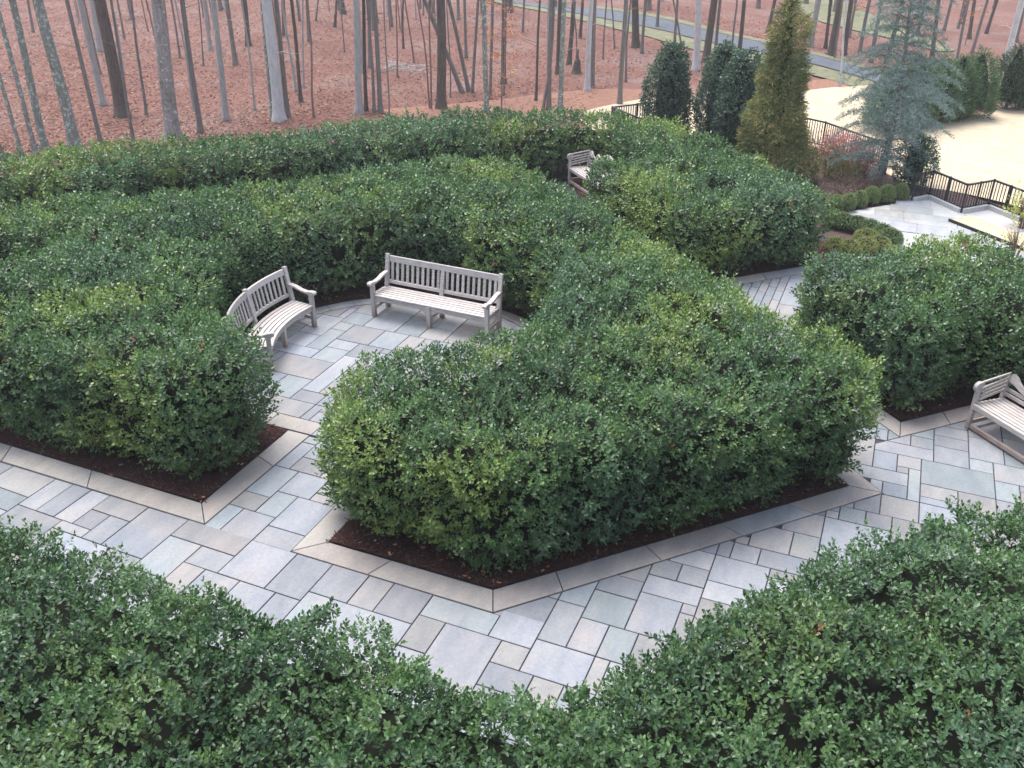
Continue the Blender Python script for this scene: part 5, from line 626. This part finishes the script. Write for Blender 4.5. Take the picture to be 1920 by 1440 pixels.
conp=lambda w:(lambda t:w*np.clip(1.02-t**2.6,0,1)*np.clip(.8+t,0,1))
row=[(-.55,29.2),(.05,30.0),(.62,30.75),(1.15,31.45),(1.65,32.1)]
wd=['first from the cedar end','second from the cedar end','middle one','second from the gap','last before the gap']
for i,(x,y) in enumerate(row): evergreen('screen_conifer',(x,y),1.95-.05*(i%2),conp(.62),1500,.12,CON,'dark green columnar conifer in the short screen row, '+wd[i],'tree','conifer screen by the tan lawn',wr=.22,K=5,up=.5,mat='needle',sd=40+i,lump=.12,spread=.5)
for i,(x,y) in enumerate([(2.75,33.7),(3.3,34.1),(3.9,34.5)]): evergreen('screen_conifer',(x,y),1.95,conp(.52),1100,.12,[(.028,.06,.03),(.04,.08,.035)],'dark conifer beyond the gap in the screen row, '+['beside the gap','behind the one at the gap','cut by the right edge'][i],'tree','conifers beyond the gap',wr=.22,K=5,up=.5,mat='needle',sd=50+i,lump=.12,spread=.5)
# clipped box balls and mounds
BOX=[(.10,.15,.06),(.14,.19,.075),(.18,.225,.09),(.21,.25,.10)]
def mound(loc,rx,ry,h,label,cols,group,rz=0,name='box_ball',n=2000):
    root=empty(name,(loc[0],loc[1],0),rz); tag(root,label,'shrub',group); u=rv(n*2); u=u[u[:,2]>-.45][:n]; P=u*np.array([rx,ry,h*.52]); P[:,2]+=h*.47; P+=u*(.02*noise(P/.12,loc[0])-np.minimum(rng.exponential(.02,len(u)),.08)[:,None].ravel())[:,None]
    P[:,2]=np.maximum(P[:,2],.05); S=unit(u*.9+rng.normal(0,.4,u.shape)+[0,0,.3]); c=np.array(cols)[rng.choice(len(cols),len(u))]
    V,F,T=sprigs(P,S,4,np.full(len(u),.029),c,False,1.5,.55); link('foliage',npmesh('box_leaves',V,F,M['leaf'],T),root,kind='stuff')
    mb=MB(); zs=np.linspace(.0,.97,8); mb.tube([(0,0,.05+h*.9*z) for z in zs],[max(.02,math.sqrt(max(0,1-(2*z-.9)**2/1.3))*.8) for z in zs],12); o=mb.build('shaded_core',M['inner'],root); o.scale=(rx,ry,1)  # closed core with the mound's inner shade painted as near-black
    return root
bx=[(-1.15,20.91,.19),(-.9,21.12,.20),(-.69,21.47,.20),(-.46,21.84,.21),(-.15,22.10,.21),(.15,22.42,.20)]
bl=['half hidden by the hedge block','second from the hedge block','third from the hedge block','third from the railing','second from the railing','nearest the railing post']
for (x,y,r_),l in zip(bx,bl): mound((x,y),r_-.045,r_-.045,.40,'rounded green box ball in the row along the terrace, '+l,BOX,'row of box balls along the terrace')
LOW=[(.09,.145,.06),(.13,.185,.075),(.165,.22,.085)]
LH=empty('low_hedge',(-.4,20,0)); tag(LH,'low clipped box hedge snaking along the edge of the pale terrace','hedge')
for q,(x,y) in enumerate([(-1.1,19.95),(-.86,19.9),(-.58,19.82),(-.30,19.67),(-.06,19.48),(.12,19.25)]):
    o=mound((x,y),.25,.19,.34,None,LOW,None,R(-30),'shrub_clump',1100); M_=o; 
    for k in ('label','category','group'):
        if k in o: del o[k]
    for ch in list(o.children):
        ch.parent=LH; ch.location=(x+.4,y-20,0); ch.rotation_euler=(0,0,R(-30))
    bpy.data.objects.remove(o)
GOL=[(.20,.22,.065),(.28,.27,.085),(.15,.19,.07)]
mound((-.34,19.12),.24,.21,.32,'yellow green golden box mound in the mulch beside the low hedge',GOL,'golden box mounds',0,'golden_mound',1500)
mound((-.32,18.55),.23,.21,.32,'yellow green golden mound between the low hedge and the dark rounded hedge',GOL,'golden box mounds',0,'golden_mound',1200)
mound((-.60,18.28),.23,.22,.33,'pale yellow green mound in the middle of the row before the terrace',GOL,'golden box mounds',0,'golden_mound',1300)
mound((-.86,18.35),.21,.2,.32,'small yellow green mound touching the square ended hedge block',GOL,'golden box mounds',0,'golden_mound',1000)
mound((-.08,18.8),.22,.2,.31,'golden box mound at the terrace end of the row',GOL,'golden box mounds',0,'golden_mound',1000)
def loose(loc,rx,ry,h,n,L,cols,label,sd,name='loose_shrub',mat='dryleaf',group=None):
    root=empty(name,(loc[0],loc[1],0)); tag(root,label,'shrub',group); u=rv(n*2); u=u[u[:,2]>-.2][:n]; P=u*(rng.random((len(u),1))**.4)*np.array([rx,ry,h*.62]); P[:,2]+=h*.38; P+=rng.normal(0,.05,P.shape); P[:,2]=np.maximum(P[:,2],.06)
    k=noise(P/.22,sd)>-.25; P=P[k]; n=len(P); S=unit(P/np.array([rx,ry,h])+rng.normal(0,.4,(n,3))+[0,0,.4]); c=np.array(cols)[rng.choice(len(cols),n)]
    V,F,T=sprigs(P,S,4,np.full(n,L),c,False,1.8,.4); link('foliage',npmesh('loose_leaves',V,F,M[mat],T),root,kind='stuff'); mb=MB()
    for _ in range(26):
        a=random.uniform(0,6.28); q=random.uniform(.3,.95); mb.tube([(0.05*math.cos(a),.05*math.sin(a),0),(rx*q*.5*math.cos(a),ry*q*.5*math.sin(a),h*.5),(rx*q*math.cos(a),ry*q*math.sin(a),h*random.uniform(.65,1))],[.010,.007,.003],4,False)
    mb.build('stems',M['stem'],root,kind='stuff')
PNK=[(.42,.12,.17),(.50,.20,.24),(.36,.12,.15),(.40,.2,.2)]
loose((-1.4,24.6),.65,.5,.95,1300,.05,PNK,'pinkish red leaved shrub in front of the black fence',60)
loose((-.85,24.2),.55,.5,.72,1200,.05,PNK,'pink leaved shrub close to the blue cedar',61)
loose((-1.9,24.9),.6,.5,.8,420,.06,[(.30,.17,.16),(.36,.22,.2),(.22,.13,.11)],'thin mauve twiggy shrub beside the bronze conifer',62)
loose((-1.62,23.75),.5,.45,.72,620,.06,[(.13,.13,.045),(.19,.17,.06),(.24,.17,.08)],'olive yellow shrub at the foot of the bronze conifer',63,mat='leaf')
loose((-1.15,23.55),.4,.38,.55,420,.055,[(.15,.15,.05),(.20,.18,.07)],'small olive shrub between the pink shrubs and the mulch',64,mat='leaf')
loose((-2.05,22.75),.45,.42,.7,360,.06,[(.22,.17,.08),(.28,.2,.11),(.17,.13,.06)],'tan green wispy shrub between the bronze conifer and the hedge block',65)
loose((-.75,23.1),.55,.4,.28,420,.05,[(.20,.12,.11),(.26,.17,.15),(.15,.09,.08)],'low brown twiggy ground shrub under the blue cedar',66)
loose((-1.1,22.5),.6,.45,.24,420,.05,[(.20,.13,.12),(.26,.18,.16),(.14,.09,.085)],'low mauve brown ground shrub behind the box balls',67)
loose((2.62,21.4),.34,.34,.85,150,.085,[(.38,.38,.10),(.30,.33,.08)],'yellow leaved plant at the right edge in front of the railing',68,mat='leaf')
loose((2.42,19.55),.30,.25,.62,70,.075,[(.40,.38,.10),(.32,.33,.09)],'sparse yellow plant at the right edge above the turf strip',69,mat='leaf')

# ------------------------------------------------------------------ the wood
TREES=[[-21.64, 17.28, -0.015, -0.019, 0.11, "l"],[-21.52, 17.62, -0.002, -0.003, 0.13, "l"],[-21.78, 18.16, 0.016, 0.019, 0.22, "l"],[-21.24, 18.71, -0.011, -0.013, 0.33, "l"],[-20.7, 19.13, -0.013, -0.014, 0.12, "b"],[-24.99, 23.54, -0.007, -0.007, 0.23, "g"],[-23.26, 22.59, 0.005, 0.005, 0.43, "d"],[-28.14, 26.67, -0.008, -0.008, 0.1, "b"],[-31.07, 29.68, 0.032, 0.033, 0.24, "g"],[-20.22, 19.85, 0.026, 0.026, 0.09, "b"],[-22.78, 23.14, 0.039, 0.038, 0.09, "b"],[-19.35, 20.49, 0.047, 0.043, 0.46, "w"],[-19.11, 21.4, 0.015, 0.014, 0.16, "b"],[-19.32, 22.83, 0.033, 0.027, 0.21, "g"],[-24.45, 29.92, -0.001, -0.001, 0.19, "b"],[-25.89, 32.66, 0.021, 0.017, 0.22, "d"],[-27.44, 32.11, 0.01, 0.008, 0.18, "g"],[-25.82, 29.68, 0.047, 0.041, 0.06, "b"],[-32.47, 32.54, 0.007, 0.007, 0.09, "b"],[-37.99, 38.88, -0.019, -0.018, 0.22, "b"],[-40.01, 34.35, 0.041, 0.048, 0.13, "b"],[-27.77, 30.6, 0.017, 0.015, 0.09, "b"],[-22.01, 17.01, -0.026, -0.034, 0.09, "b"],[-17.7, 23.02, 0.028, 0.021, 0.16, "l"],[-17.44, 22.99, 0.012, 0.009, 0.35, "p"],[-17.45, 23.43, 0.01, 0.007, 0.16, "b"],[-25.35, 34.49, 0.054, 0.039, 0.18, "d"],[-19.29, 26.51, -0.026, -0.019, 0.09, "g"],[-18.16, 25.17, 0.009, 0.007, 0.12, "d"],[-19.39, 27.12, 0.078, 0.055, 0.07, "g"],[-23.65, 33.79, 0.04, 0.028, 0.13, "b"],[-16.6, 23.57, 0.022, 0.015, 0.06, "r"],[-26.89, 37.83, -0.026, -0.019, 0.1, "b"],[-26.39, 38.41, 0.205, 0.139, 0.08, "b"],[-24.9, 37.69, 0.144, 0.094, 0.12, "d"],[-27.93, 43.17, -0.049, -0.032, 0.28, "d"],[-15.63, 24.6, 0.039, 0.025, 0.23, "g"],[-15.62, 24.99, 0.039, 0.024, 0.12, "d"],[-19.46, 31.65, 0.041, 0.025, 0.16, "b"],[-15.28, 24.9, 0.012, 0.008, 0.1, "b"],[-15.14, 25.05, 0.009, 0.006, 0.15, "b"],[-20.73, 36.54, 0.038, 0.021, 0.09, "d"],[-19.02, 34.34, -0.077, -0.043, 0.07, "r"],[-14.22, 26.56, -0.062, -0.034, 0.05, "r"],[-13.92, 26.78, 0.027, 0.014, 0.33, "d"],[-14.83, 30.2, -0.344, -0.179, 0.17, "b"],[-14.78, 30.63, -0.186, -0.093, 0.15, "b"],[-14.51, 30.34, 0.077, 0.036, 0.11, "b"],[-17.67, 36.44, -0.02, -0.01, 0.13, "b"],[-24.54, 45.55, 0.002, 0.001, 0.08, "b"],[-24.29, 46.11, 0.118, 0.062, 0.17, "b"],[-12.37, 26.89, -0.012, -0.006, 0.17, "l"],[-13.34, 29.31, 0.03, 0.014, 0.11, "b"],[-14.19, 32.38, 0.016, 0.007, 0.2, "d"],[-11.66, 29.32, 0.028, 0.011, 0.09, "d"],[-10.87, 27.95, 0.097, 0.037, 0.09, "b"],[-10.7, 28.03, 0.003, 0.001, 0.15, "b"],[-10.34, 28.1, 0.012, 0.004, 0.17, "l"],[-12.72, 34.27, 0.005, 0.002, 0.22, "d"],[-13.04, 36.34, 0.041, 0.015, 0.19, "d"],[-12.35, 35.27, -0.051, -0.018, 0.06, "b"],[-10.48, 31.14, 0.007, 0.002, 0.2, "p"],[-10.62, 32.06, -0.005, -0.002, 0.17, "b"],[-8.71, 29.23, -0.003, -0.001, 0.16, "b"],[-9.84, 33.65, -0.014, -0.004, 0.08, "b"],[-12.43, 38.91, -0.016, -0.005, 0.07, "b"],[-12.86, 41.89, -0.152, -0.048, 0.07, "b"],[-12.13, 42.71, -0.08, -0.023, 0.36, "d"],[-11.5, 41.55, -0.004, -0.001, 0.14, "b"],[-8.42, 38.77, -0.059, -0.013, 0.3, "p"],[-8.31, 40.03, 0.032, 0.007, 0.33, "d"],[-8.19, 41.22, -0.006, -0.001, 0.14, "b"],[-8.5, 37.34, -0.254, -0.062, 0.08, "b"],[-12.12, 46.22, -0.014, -0.004, 0.15, "b"],[-7.02, 40.33, -0.018, -0.003, 0.18, "d"],[-7.14, 39.61, -0.058, -0.011, 0.09, "b"],[-4.52, 42.85, 0.036, 0.004, 0.27, "g"],[-3.4, 40.35, -0.004, -0.0, 0.28, "d"],[-3.16, 39.58, -0.057, -0.005, 0.08, "b"],[-2.97, 41.18, -0.021, -0.002, 0.2, "d"],[-2.47, 34.76, -0.068, -0.005, 0.09, "p"],[-3.86, 42.71, -0.054, -0.005, 0.14, "d"],[-2.44, 42.22, 0.009, 0.001, 0.15, "b"],[-1.83, 39.92, -0.012, -0.001, 0.17, "b"],[-1.27, 40.17, 0.06, 0.002, 0.17, "d"],[1.26, 41.65, -0.033, 0.001, 0.11, "b"],[1.86, 44.82, 0.062, -0.003, 0.13, "b"],[3.06, 42.45, 0.007, -0.001, 0.27, "p"],[1.76, 48.72, -0.087, 0.003, 0.17, "d"],[0.35, 42.66, -0.101, 0.0, 0.17, "d"],[-23.72, 39.07, 0.016, 0.01, 0.12, "b"],[-23.91, 41.15, -0.023, -0.013, 0.13, "b"],[-21.29, 45.92, -0.084, -0.039, 0.14, "d"],[-17.37, 41.89, 0.042, 0.017, 0.1, "b"],[-14.92, 42.99, 0.03, 0.01, 0.15, "d"],[-10.13, 41.85, -0.022, -0.005, 0.12, "b"],[-6.89, 46.56, 0.07, 0.01, 0.17, "d"],[-5.84, 44.53, 0.061, 0.008, 0.17, "b"],[-0.47, 49.42, 0.043, 0.0, 0.15, "b"],[0.67, 50.82, 0.051, -0.001, 0.15, "b"],[2.52, 50.75, 0.087, -0.005, 0.15, "d"],[3.69, 48.76, 0.009, -0.001, 0.14, "b"],[-29.24, 45.03, 0.004, 0.002, 0.14, "b"],[-21.59, 43.73, -0.024, -0.012, 0.16, "b"],[-20.42, 47.4, 0.027, 0.012, 0.17, "d"]]
def trunk_mesh(dia,H,sx,sy,seed,lean_curve=0,limbs=True,k=9):
    rs=random.Random(seed); zs=[-.12,.03,.12,.3,.7,1.3,2.1,3,4,5.2,6.5,8,10,12.5,H]; mb=MB(); pts=[];rad=[]
    ph=rs.uniform(0,6.28); amp=rs.uniform(.006,.03)*(1+2*(dia<.1))
    for z in zs:
        zz=max(z,0); w=amp*math.sin(zz*1.1+ph)*min(1,zz/1.5); pts.append((sx*zz+w,sy*zz+w*.6*math.cos(ph),z)); rad.append(dia*.46*(1+.55*math.exp(-zz/.18))*(1-.62*zz/H)+.004)
    mb.tube(pts,rad,k if dia>.09 else 6,False); lb=MB(); tips=[]
    if limbs:
        for i in range(7 if dia>.12 else 4):
            z=rs.uniform(3.6,H*.9); a=rs.uniform(0,6.28); f=z/H; r0=dia*.17*(1-.6*f)+.004; ln=rs.uniform(.8,2.6)*(1.2-f*.6); j=np.interp(z,zs,[p[0] for p in pts]),np.interp(z,zs,[p[1] for p in pts]); c=np.array([j[0],j[1],z]); h=np.array([math.cos(a),math.sin(a),0]); pp=[c,c+h*ln*.35+[0,0,ln*.25],c+h*ln*.7+[rs.uniform(-.15,.15),rs.uniform(-.15,.15),ln*.62],c+h*ln+[0,0,ln*1.05]]
            lb.tube(pp,[r0,r0*.7,r0*.45,.003],5,False)
            for q in range(3):
                b=pp[1+q%3-(q==2)]; a2=a+rs.uniform(-1.2,1.2); l2=ln*rs.uniform(.3,.55); e=b+np.array([math.cos(a2)*l2,math.sin(a2)*l2,l2*rs.uniform(.2,.8)]); lb.tube([b,b*.5+e*.5+np.array([0,0,.05]),e],[r0*.35,r0*.22,.002],4,False)
    return mb,lb
def twig(mb,rs,z,a,ln,r=.012):
    c=np.array([0,0,z]); h=np.array([math.cos(a),math.sin(a),0]); pp=[c,c+h*ln*.4+[0,0,ln*.12],c+h*ln*.75+[0,0,ln*.10],c+h*ln+[0,0,-ln*.06]]
    mb.tube(pp,[r,r*.7,r*.45,.002],4,False)
    for q in (1,2):
        for s in (-1,1):
            a2=a+s*rs.uniform(.4,1.0); e=pp[q]+np.array([math.cos(a2),math.sin(a2),rs.uniform(-.1,.3)])*ln*rs.uniform(.25,.45); mb.tube([pp[q],e],[r*.45,.002],4,False)
KIND={'b':'brown grey','d':'dark brown','g':'smooth grey','l':'lichen spotted','p':'pale whitish grey','w':'mossy and white mottled','r':'thin reddish'}
order=sorted(range(len(TREES)),key=lambda i:TREES[i][0]/max(1,TREES[i][1]))
def ordw(n):
    ones=['','first','second','third','fourth','fifth','sixth','seventh','eighth','ninth','tenth','eleventh','twelfth','thirteenth','fourteenth','fifteenth','sixteenth','seventeenth','eighteenth','nineteenth']
    tens={2:'twenty',3:'thirty',4:'forty',5:'fifty',6:'sixty',7:'seventy'}
    if n<20: return ones[n]
    if n%10==0: return tens[n//10][:-1]+'ieth'
    return tens[n//10]+'-'+ones[n%10]
SPECIAL={3:'stout lichen spotted trunk leaning near the left end of the back hedge',6:'broad dark brown trunk, widest of the dark ones near the left edge',11:'biggest mottled trunk, moss on its left and white bark on its right',24:'stout pale whitish trunk with a darker trunk close behind it',44:'straight stout brown trunk behind the middle of the back hedge',45:'trunk leaning strongly left, lowest of the split clump right of the stout brown trunk',46:'middle stem of the split clump right of the stout brown trunk',47:'right stem of the split clump right of the stout brown trunk',71:'stout dark twin trunk standing left of the cart path',73:'stout pale trunk with spreading roots above the single holly',74:'stout dark trunk just right of the pale rooted trunk',83:'slender pale trunk standing at the edge of the tan lawn',92:'pale trunk at the right end, behind the conifer screen'}
groups={}
for rank,i in enumerate(order):
    x,y,sx,sy,dia,kd=TREES[i]; rs=random.Random(100+i); root=empty('bare_tree',(x,y,gz(x,y)-.06)); groups.setdefault(kd,[]).append(i); nn=len(groups[kd])
    H=rs.uniform(13,17) if dia>.1 else rs.uniform(7,10)
    mb,lb=trunk_mesh(dia,H,sx,sy,200+i); mb.build('trunk',BK[kd],root); 
    for p in root.children[-1].data.polygons: p.use_smooth=True
    for _ in range(rs.choice([1,2,3,4])): 
        z=rs.uniform(1.0,6.0); n0=len(lb.V); twig(lb,rs,z,rs.uniform(0,6.28),rs.uniform(.5,1.9),.006 if dia<.1 else .009)
        lb.V[n0:]=[(v[0]+sx*z,v[1]+sy*z,v[2]) for v in lb.V[n0:]]
    if lb.V: lb.build('branches',BK[kd if kd not in 'wl' else 'g'],root,kind='stuff')
    size='slim' if dia<.11 else ('medium' if dia<.2 else 'stout')
    tag(root,SPECIAL.get(i,f'{size} {KIND[kd]} tree, {ordw(nn)} {KIND[kd]} trunk from the left'),'tree','bare trees of the wood')
# more trunks far back, too alike and small to tell apart
protos=[]
for q in range(6):
    dia=[.12,.16,.2,.24,.09,.28][q]; mb,lb=trunk_mesh(dia,15,random.uniform(-.02,.02),random.uniform(-.02,.02),900+q,k=7); me=mb.mesh('far_trunk',BK['bdgbdb'[q]]); protos.append(me)
cnt=0
pathpts=np.array(near+far)
while cnt<120:
    y=random.uniform(43,82); x=random.uniform(-.78*y-4,.16*y+6)
    if np.min(np.hypot(pathpts[:,0]-x,pathpts[:,1]-y))<2.0 or (x>1 and y<52): continue
    r=x/y
    if y<47 and -.36<r<-.18: continue
    o=link('far_tree',protos[random.randrange(6)]); o.location=(x,y,gz(x,y)-.06); o.rotation_euler=(0,0,random.uniform(0,6.28)); tag(o,'thin bare trunk far back in the wood beyond the last large trees','tree','far trunks of the wood'); cnt+=1
# slender saplings between the big trunks
sap=[]
for q in range(5):
    mb,lb=trunk_mesh([.045,.06,.05,.07,.04][q],7+q*.6,random.uniform(-.05,.05),random.uniform(-.05,.05),950+q); rs=random.Random(q)
    for _ in range(5): twig(mb,rs,rs.uniform(1.5,5.5),rs.uniform(0,6.28),rs.uniform(.4,1.1),.004)
    sap.append(mb.mesh('sapling',BK['brbgr'[q]]))
cnt=0
while cnt<42:
    y=random.uniform(23,44); x=random.uniform(-1.15*y+2,-.2*y-3)
    if y-x<36 or (x>-11 and y<35) or np.min(np.hypot(pathpts[:,0]-x,pathpts[:,1]-y))<2.0: continue
    o=link('sapling',sap[cnt%5]); o.location=(x,y,gz(x,y)-.06); o.rotation_euler=(0,0,random.uniform(0,6.28)); tag(o,'slender bare sapling stem standing among the larger trunks of the wood','sapling','slender saplings of the wood'); cnt+=1
# saplings that keep their orange leaves
def beech(loc,h,n,label,sd,rx=.7):
    root=empty('beech_sapling',(loc[0],loc[1],gz(*loc)-.05)); tag(root,label,'tree','saplings with orange leaves'); mb=MB(); rs=random.Random(sd); mb.tube([(0,0,-.05),(.03,0,h*.5),(0,.04,h)],[.025,.016,.004],6,False); Q=[]
    for i in range(16):
        z=h*rs.uniform(.25,.95); a=rs.uniform(0,6.28); ln=rx*rs.uniform(.5,1.2); hh=np.array([math.cos(a),math.sin(a),.12]); c=np.array([0,0,z]); e=c+hh*ln; mb.tube([c,c*.5+e*.5+np.array([0,0,.05]),e],[.008,.005,.002],4,False); Q+=[c+(e-c)*t+np.array([rs.gauss(0,.05),rs.gauss(0,.05),rs.gauss(0,.04)]) for t in np.random.default_rng(sd+i).uniform(.3,1,n//16)]
    mb.build('stem',BK['b'],root); Q=np.array(Q); m_=len(Q); S=rv(m_); c=np.array([(.55,.22,.10),(.62,.30,.15),(.45,.17,.08)])[rng.choice(3,m_)]
    V,F,T=sprigs(Q,S,3,np.full(m_,.085),c,False,1.2,.5); link('leaves',npmesh('beech_leaves',V,F,M['dryleaf'],T),root,kind='stuff')
beech((-12.6,28.6),3.3,170,'small sapling with orange leaves beside a lichen spotted trunk',71)
beech((-12.0,27.2),1.6,70,'low orange leaved sapling just behind the back hedge',72,.6)
beech((-2.6,45.5),4.4,200,'orange leaved sapling behind the bronze conifer top',73,1.1)
beech((-1.0,43.0),3.6,170,'orange leaved sapling seen behind the blue cedar top',74,1.0)
beech((1.6,47.0),3.4,150,'orange leaved sapling far back by the right edge',75,1.0)
# stump, brush pile, pale stones
st=empty('tree_stump',(-12.1,34.6,gz(-12.1,34.6)-.05)); tag(st,'dark broken tree stump standing between the middle trunks','stump')
MB().tube([(0,0,-.05),(0,0,.1),(.02,0,.42),(.03,.01,.5)],[.24,.17,.12,.09],9).build('stump_base',BK['d'],st); MB().tube([(.03,.01,.42),(.0,.02,.66),(.05,.03,.86)],[.07,.055,.015],7).build('splinter',BK['d'],st)
bp=MB()
for _ in range(60):
    a=random.uniform(0,6.28); l=random.uniform(.3,.9); c=np.array([random.gauss(0,.55),random.gauss(0,.4),random.uniform(.02,.2)]); d=np.array([math.cos(a),math.sin(a),random.uniform(-.15,.3)])*l; bp.tube([c-d/2,c+d/2],[.012,.004],4,False)
o=bp.build('brush_pile',BK['p']); o.location=(-18.6,32.6,gz(-18.6,32.6)-.05); tag(o,'heap of pale fallen twigs on the leaf litter left of the stout brown trunk','brush pile')
# loose leaves on the litter
n=85000; y=17+rng.random(n)**1.4*34; x=rng.uniform(-1.4,-.02,n)*y-1.5; keep=(y-x>33.2)|((y>26.2)&(x<-8)); keep&=~((x>-9.8)&(y<36)); x,y=x[keep],y[keep]; n=len(x)
a=rng.uniform(0,6.28,n); D=unit(np.stack([np.cos(a),np.sin(a),rng.normal(0,.25,n)],1)); W_=unit(np.cross(D,np.stack([rng.normal(0,.35,n),rng.normal(0,.35,n),np.ones(n)],1))); P=np.stack([x,y,ground_z(x,y)-.055+rng.random(n)*.02],1)
c=np.array([(.18,.08,.059),(.24,.122,.092),(.13,.054,.039),(.31,.205,.16),(.22,.10,.062)])[rng.choice(5,n,p=[.33,.27,.2,.08,.12])]*rng.uniform(.75,1.2,(n,1)); L=rng.uniform(.045,.085,n); V,F=quads(P,D,W_,L,L*.62)
link('fallen_leaves',npmesh('fallen_leaves',V,[F],M['dryleaf'],np.repeat(c,4,0)),label='scattered rust and tan fallen leaves on the floor of the wood',kind='stuff')

# ------------------------------------------------------------------ thin air haze
def haze(d):
    m=bpy.data.materials.new('haze_air'); m.use_nodes=True; nt=m.node_tree; nt.nodes.remove(nt.nodes['Principled BSDF']); v=nt.nodes.new('ShaderNodeVolumePrincipled'); v.inputs['Color'].default_value=(.93,.94,.97,1); v.inputs['Density'].default_value=d; v.inputs['Anisotropy'].default_value=.2; nt.links.new(v.outputs[0],nt.nodes['Material Output'].inputs['Volume'])
    mb=MB(); mb.box((-30,110,8.6),(480,352,20.8)); o=mb.build('haze',m); tag(o,'thin pale haze in the air over the wood',kind='stuff')
haze(.001)
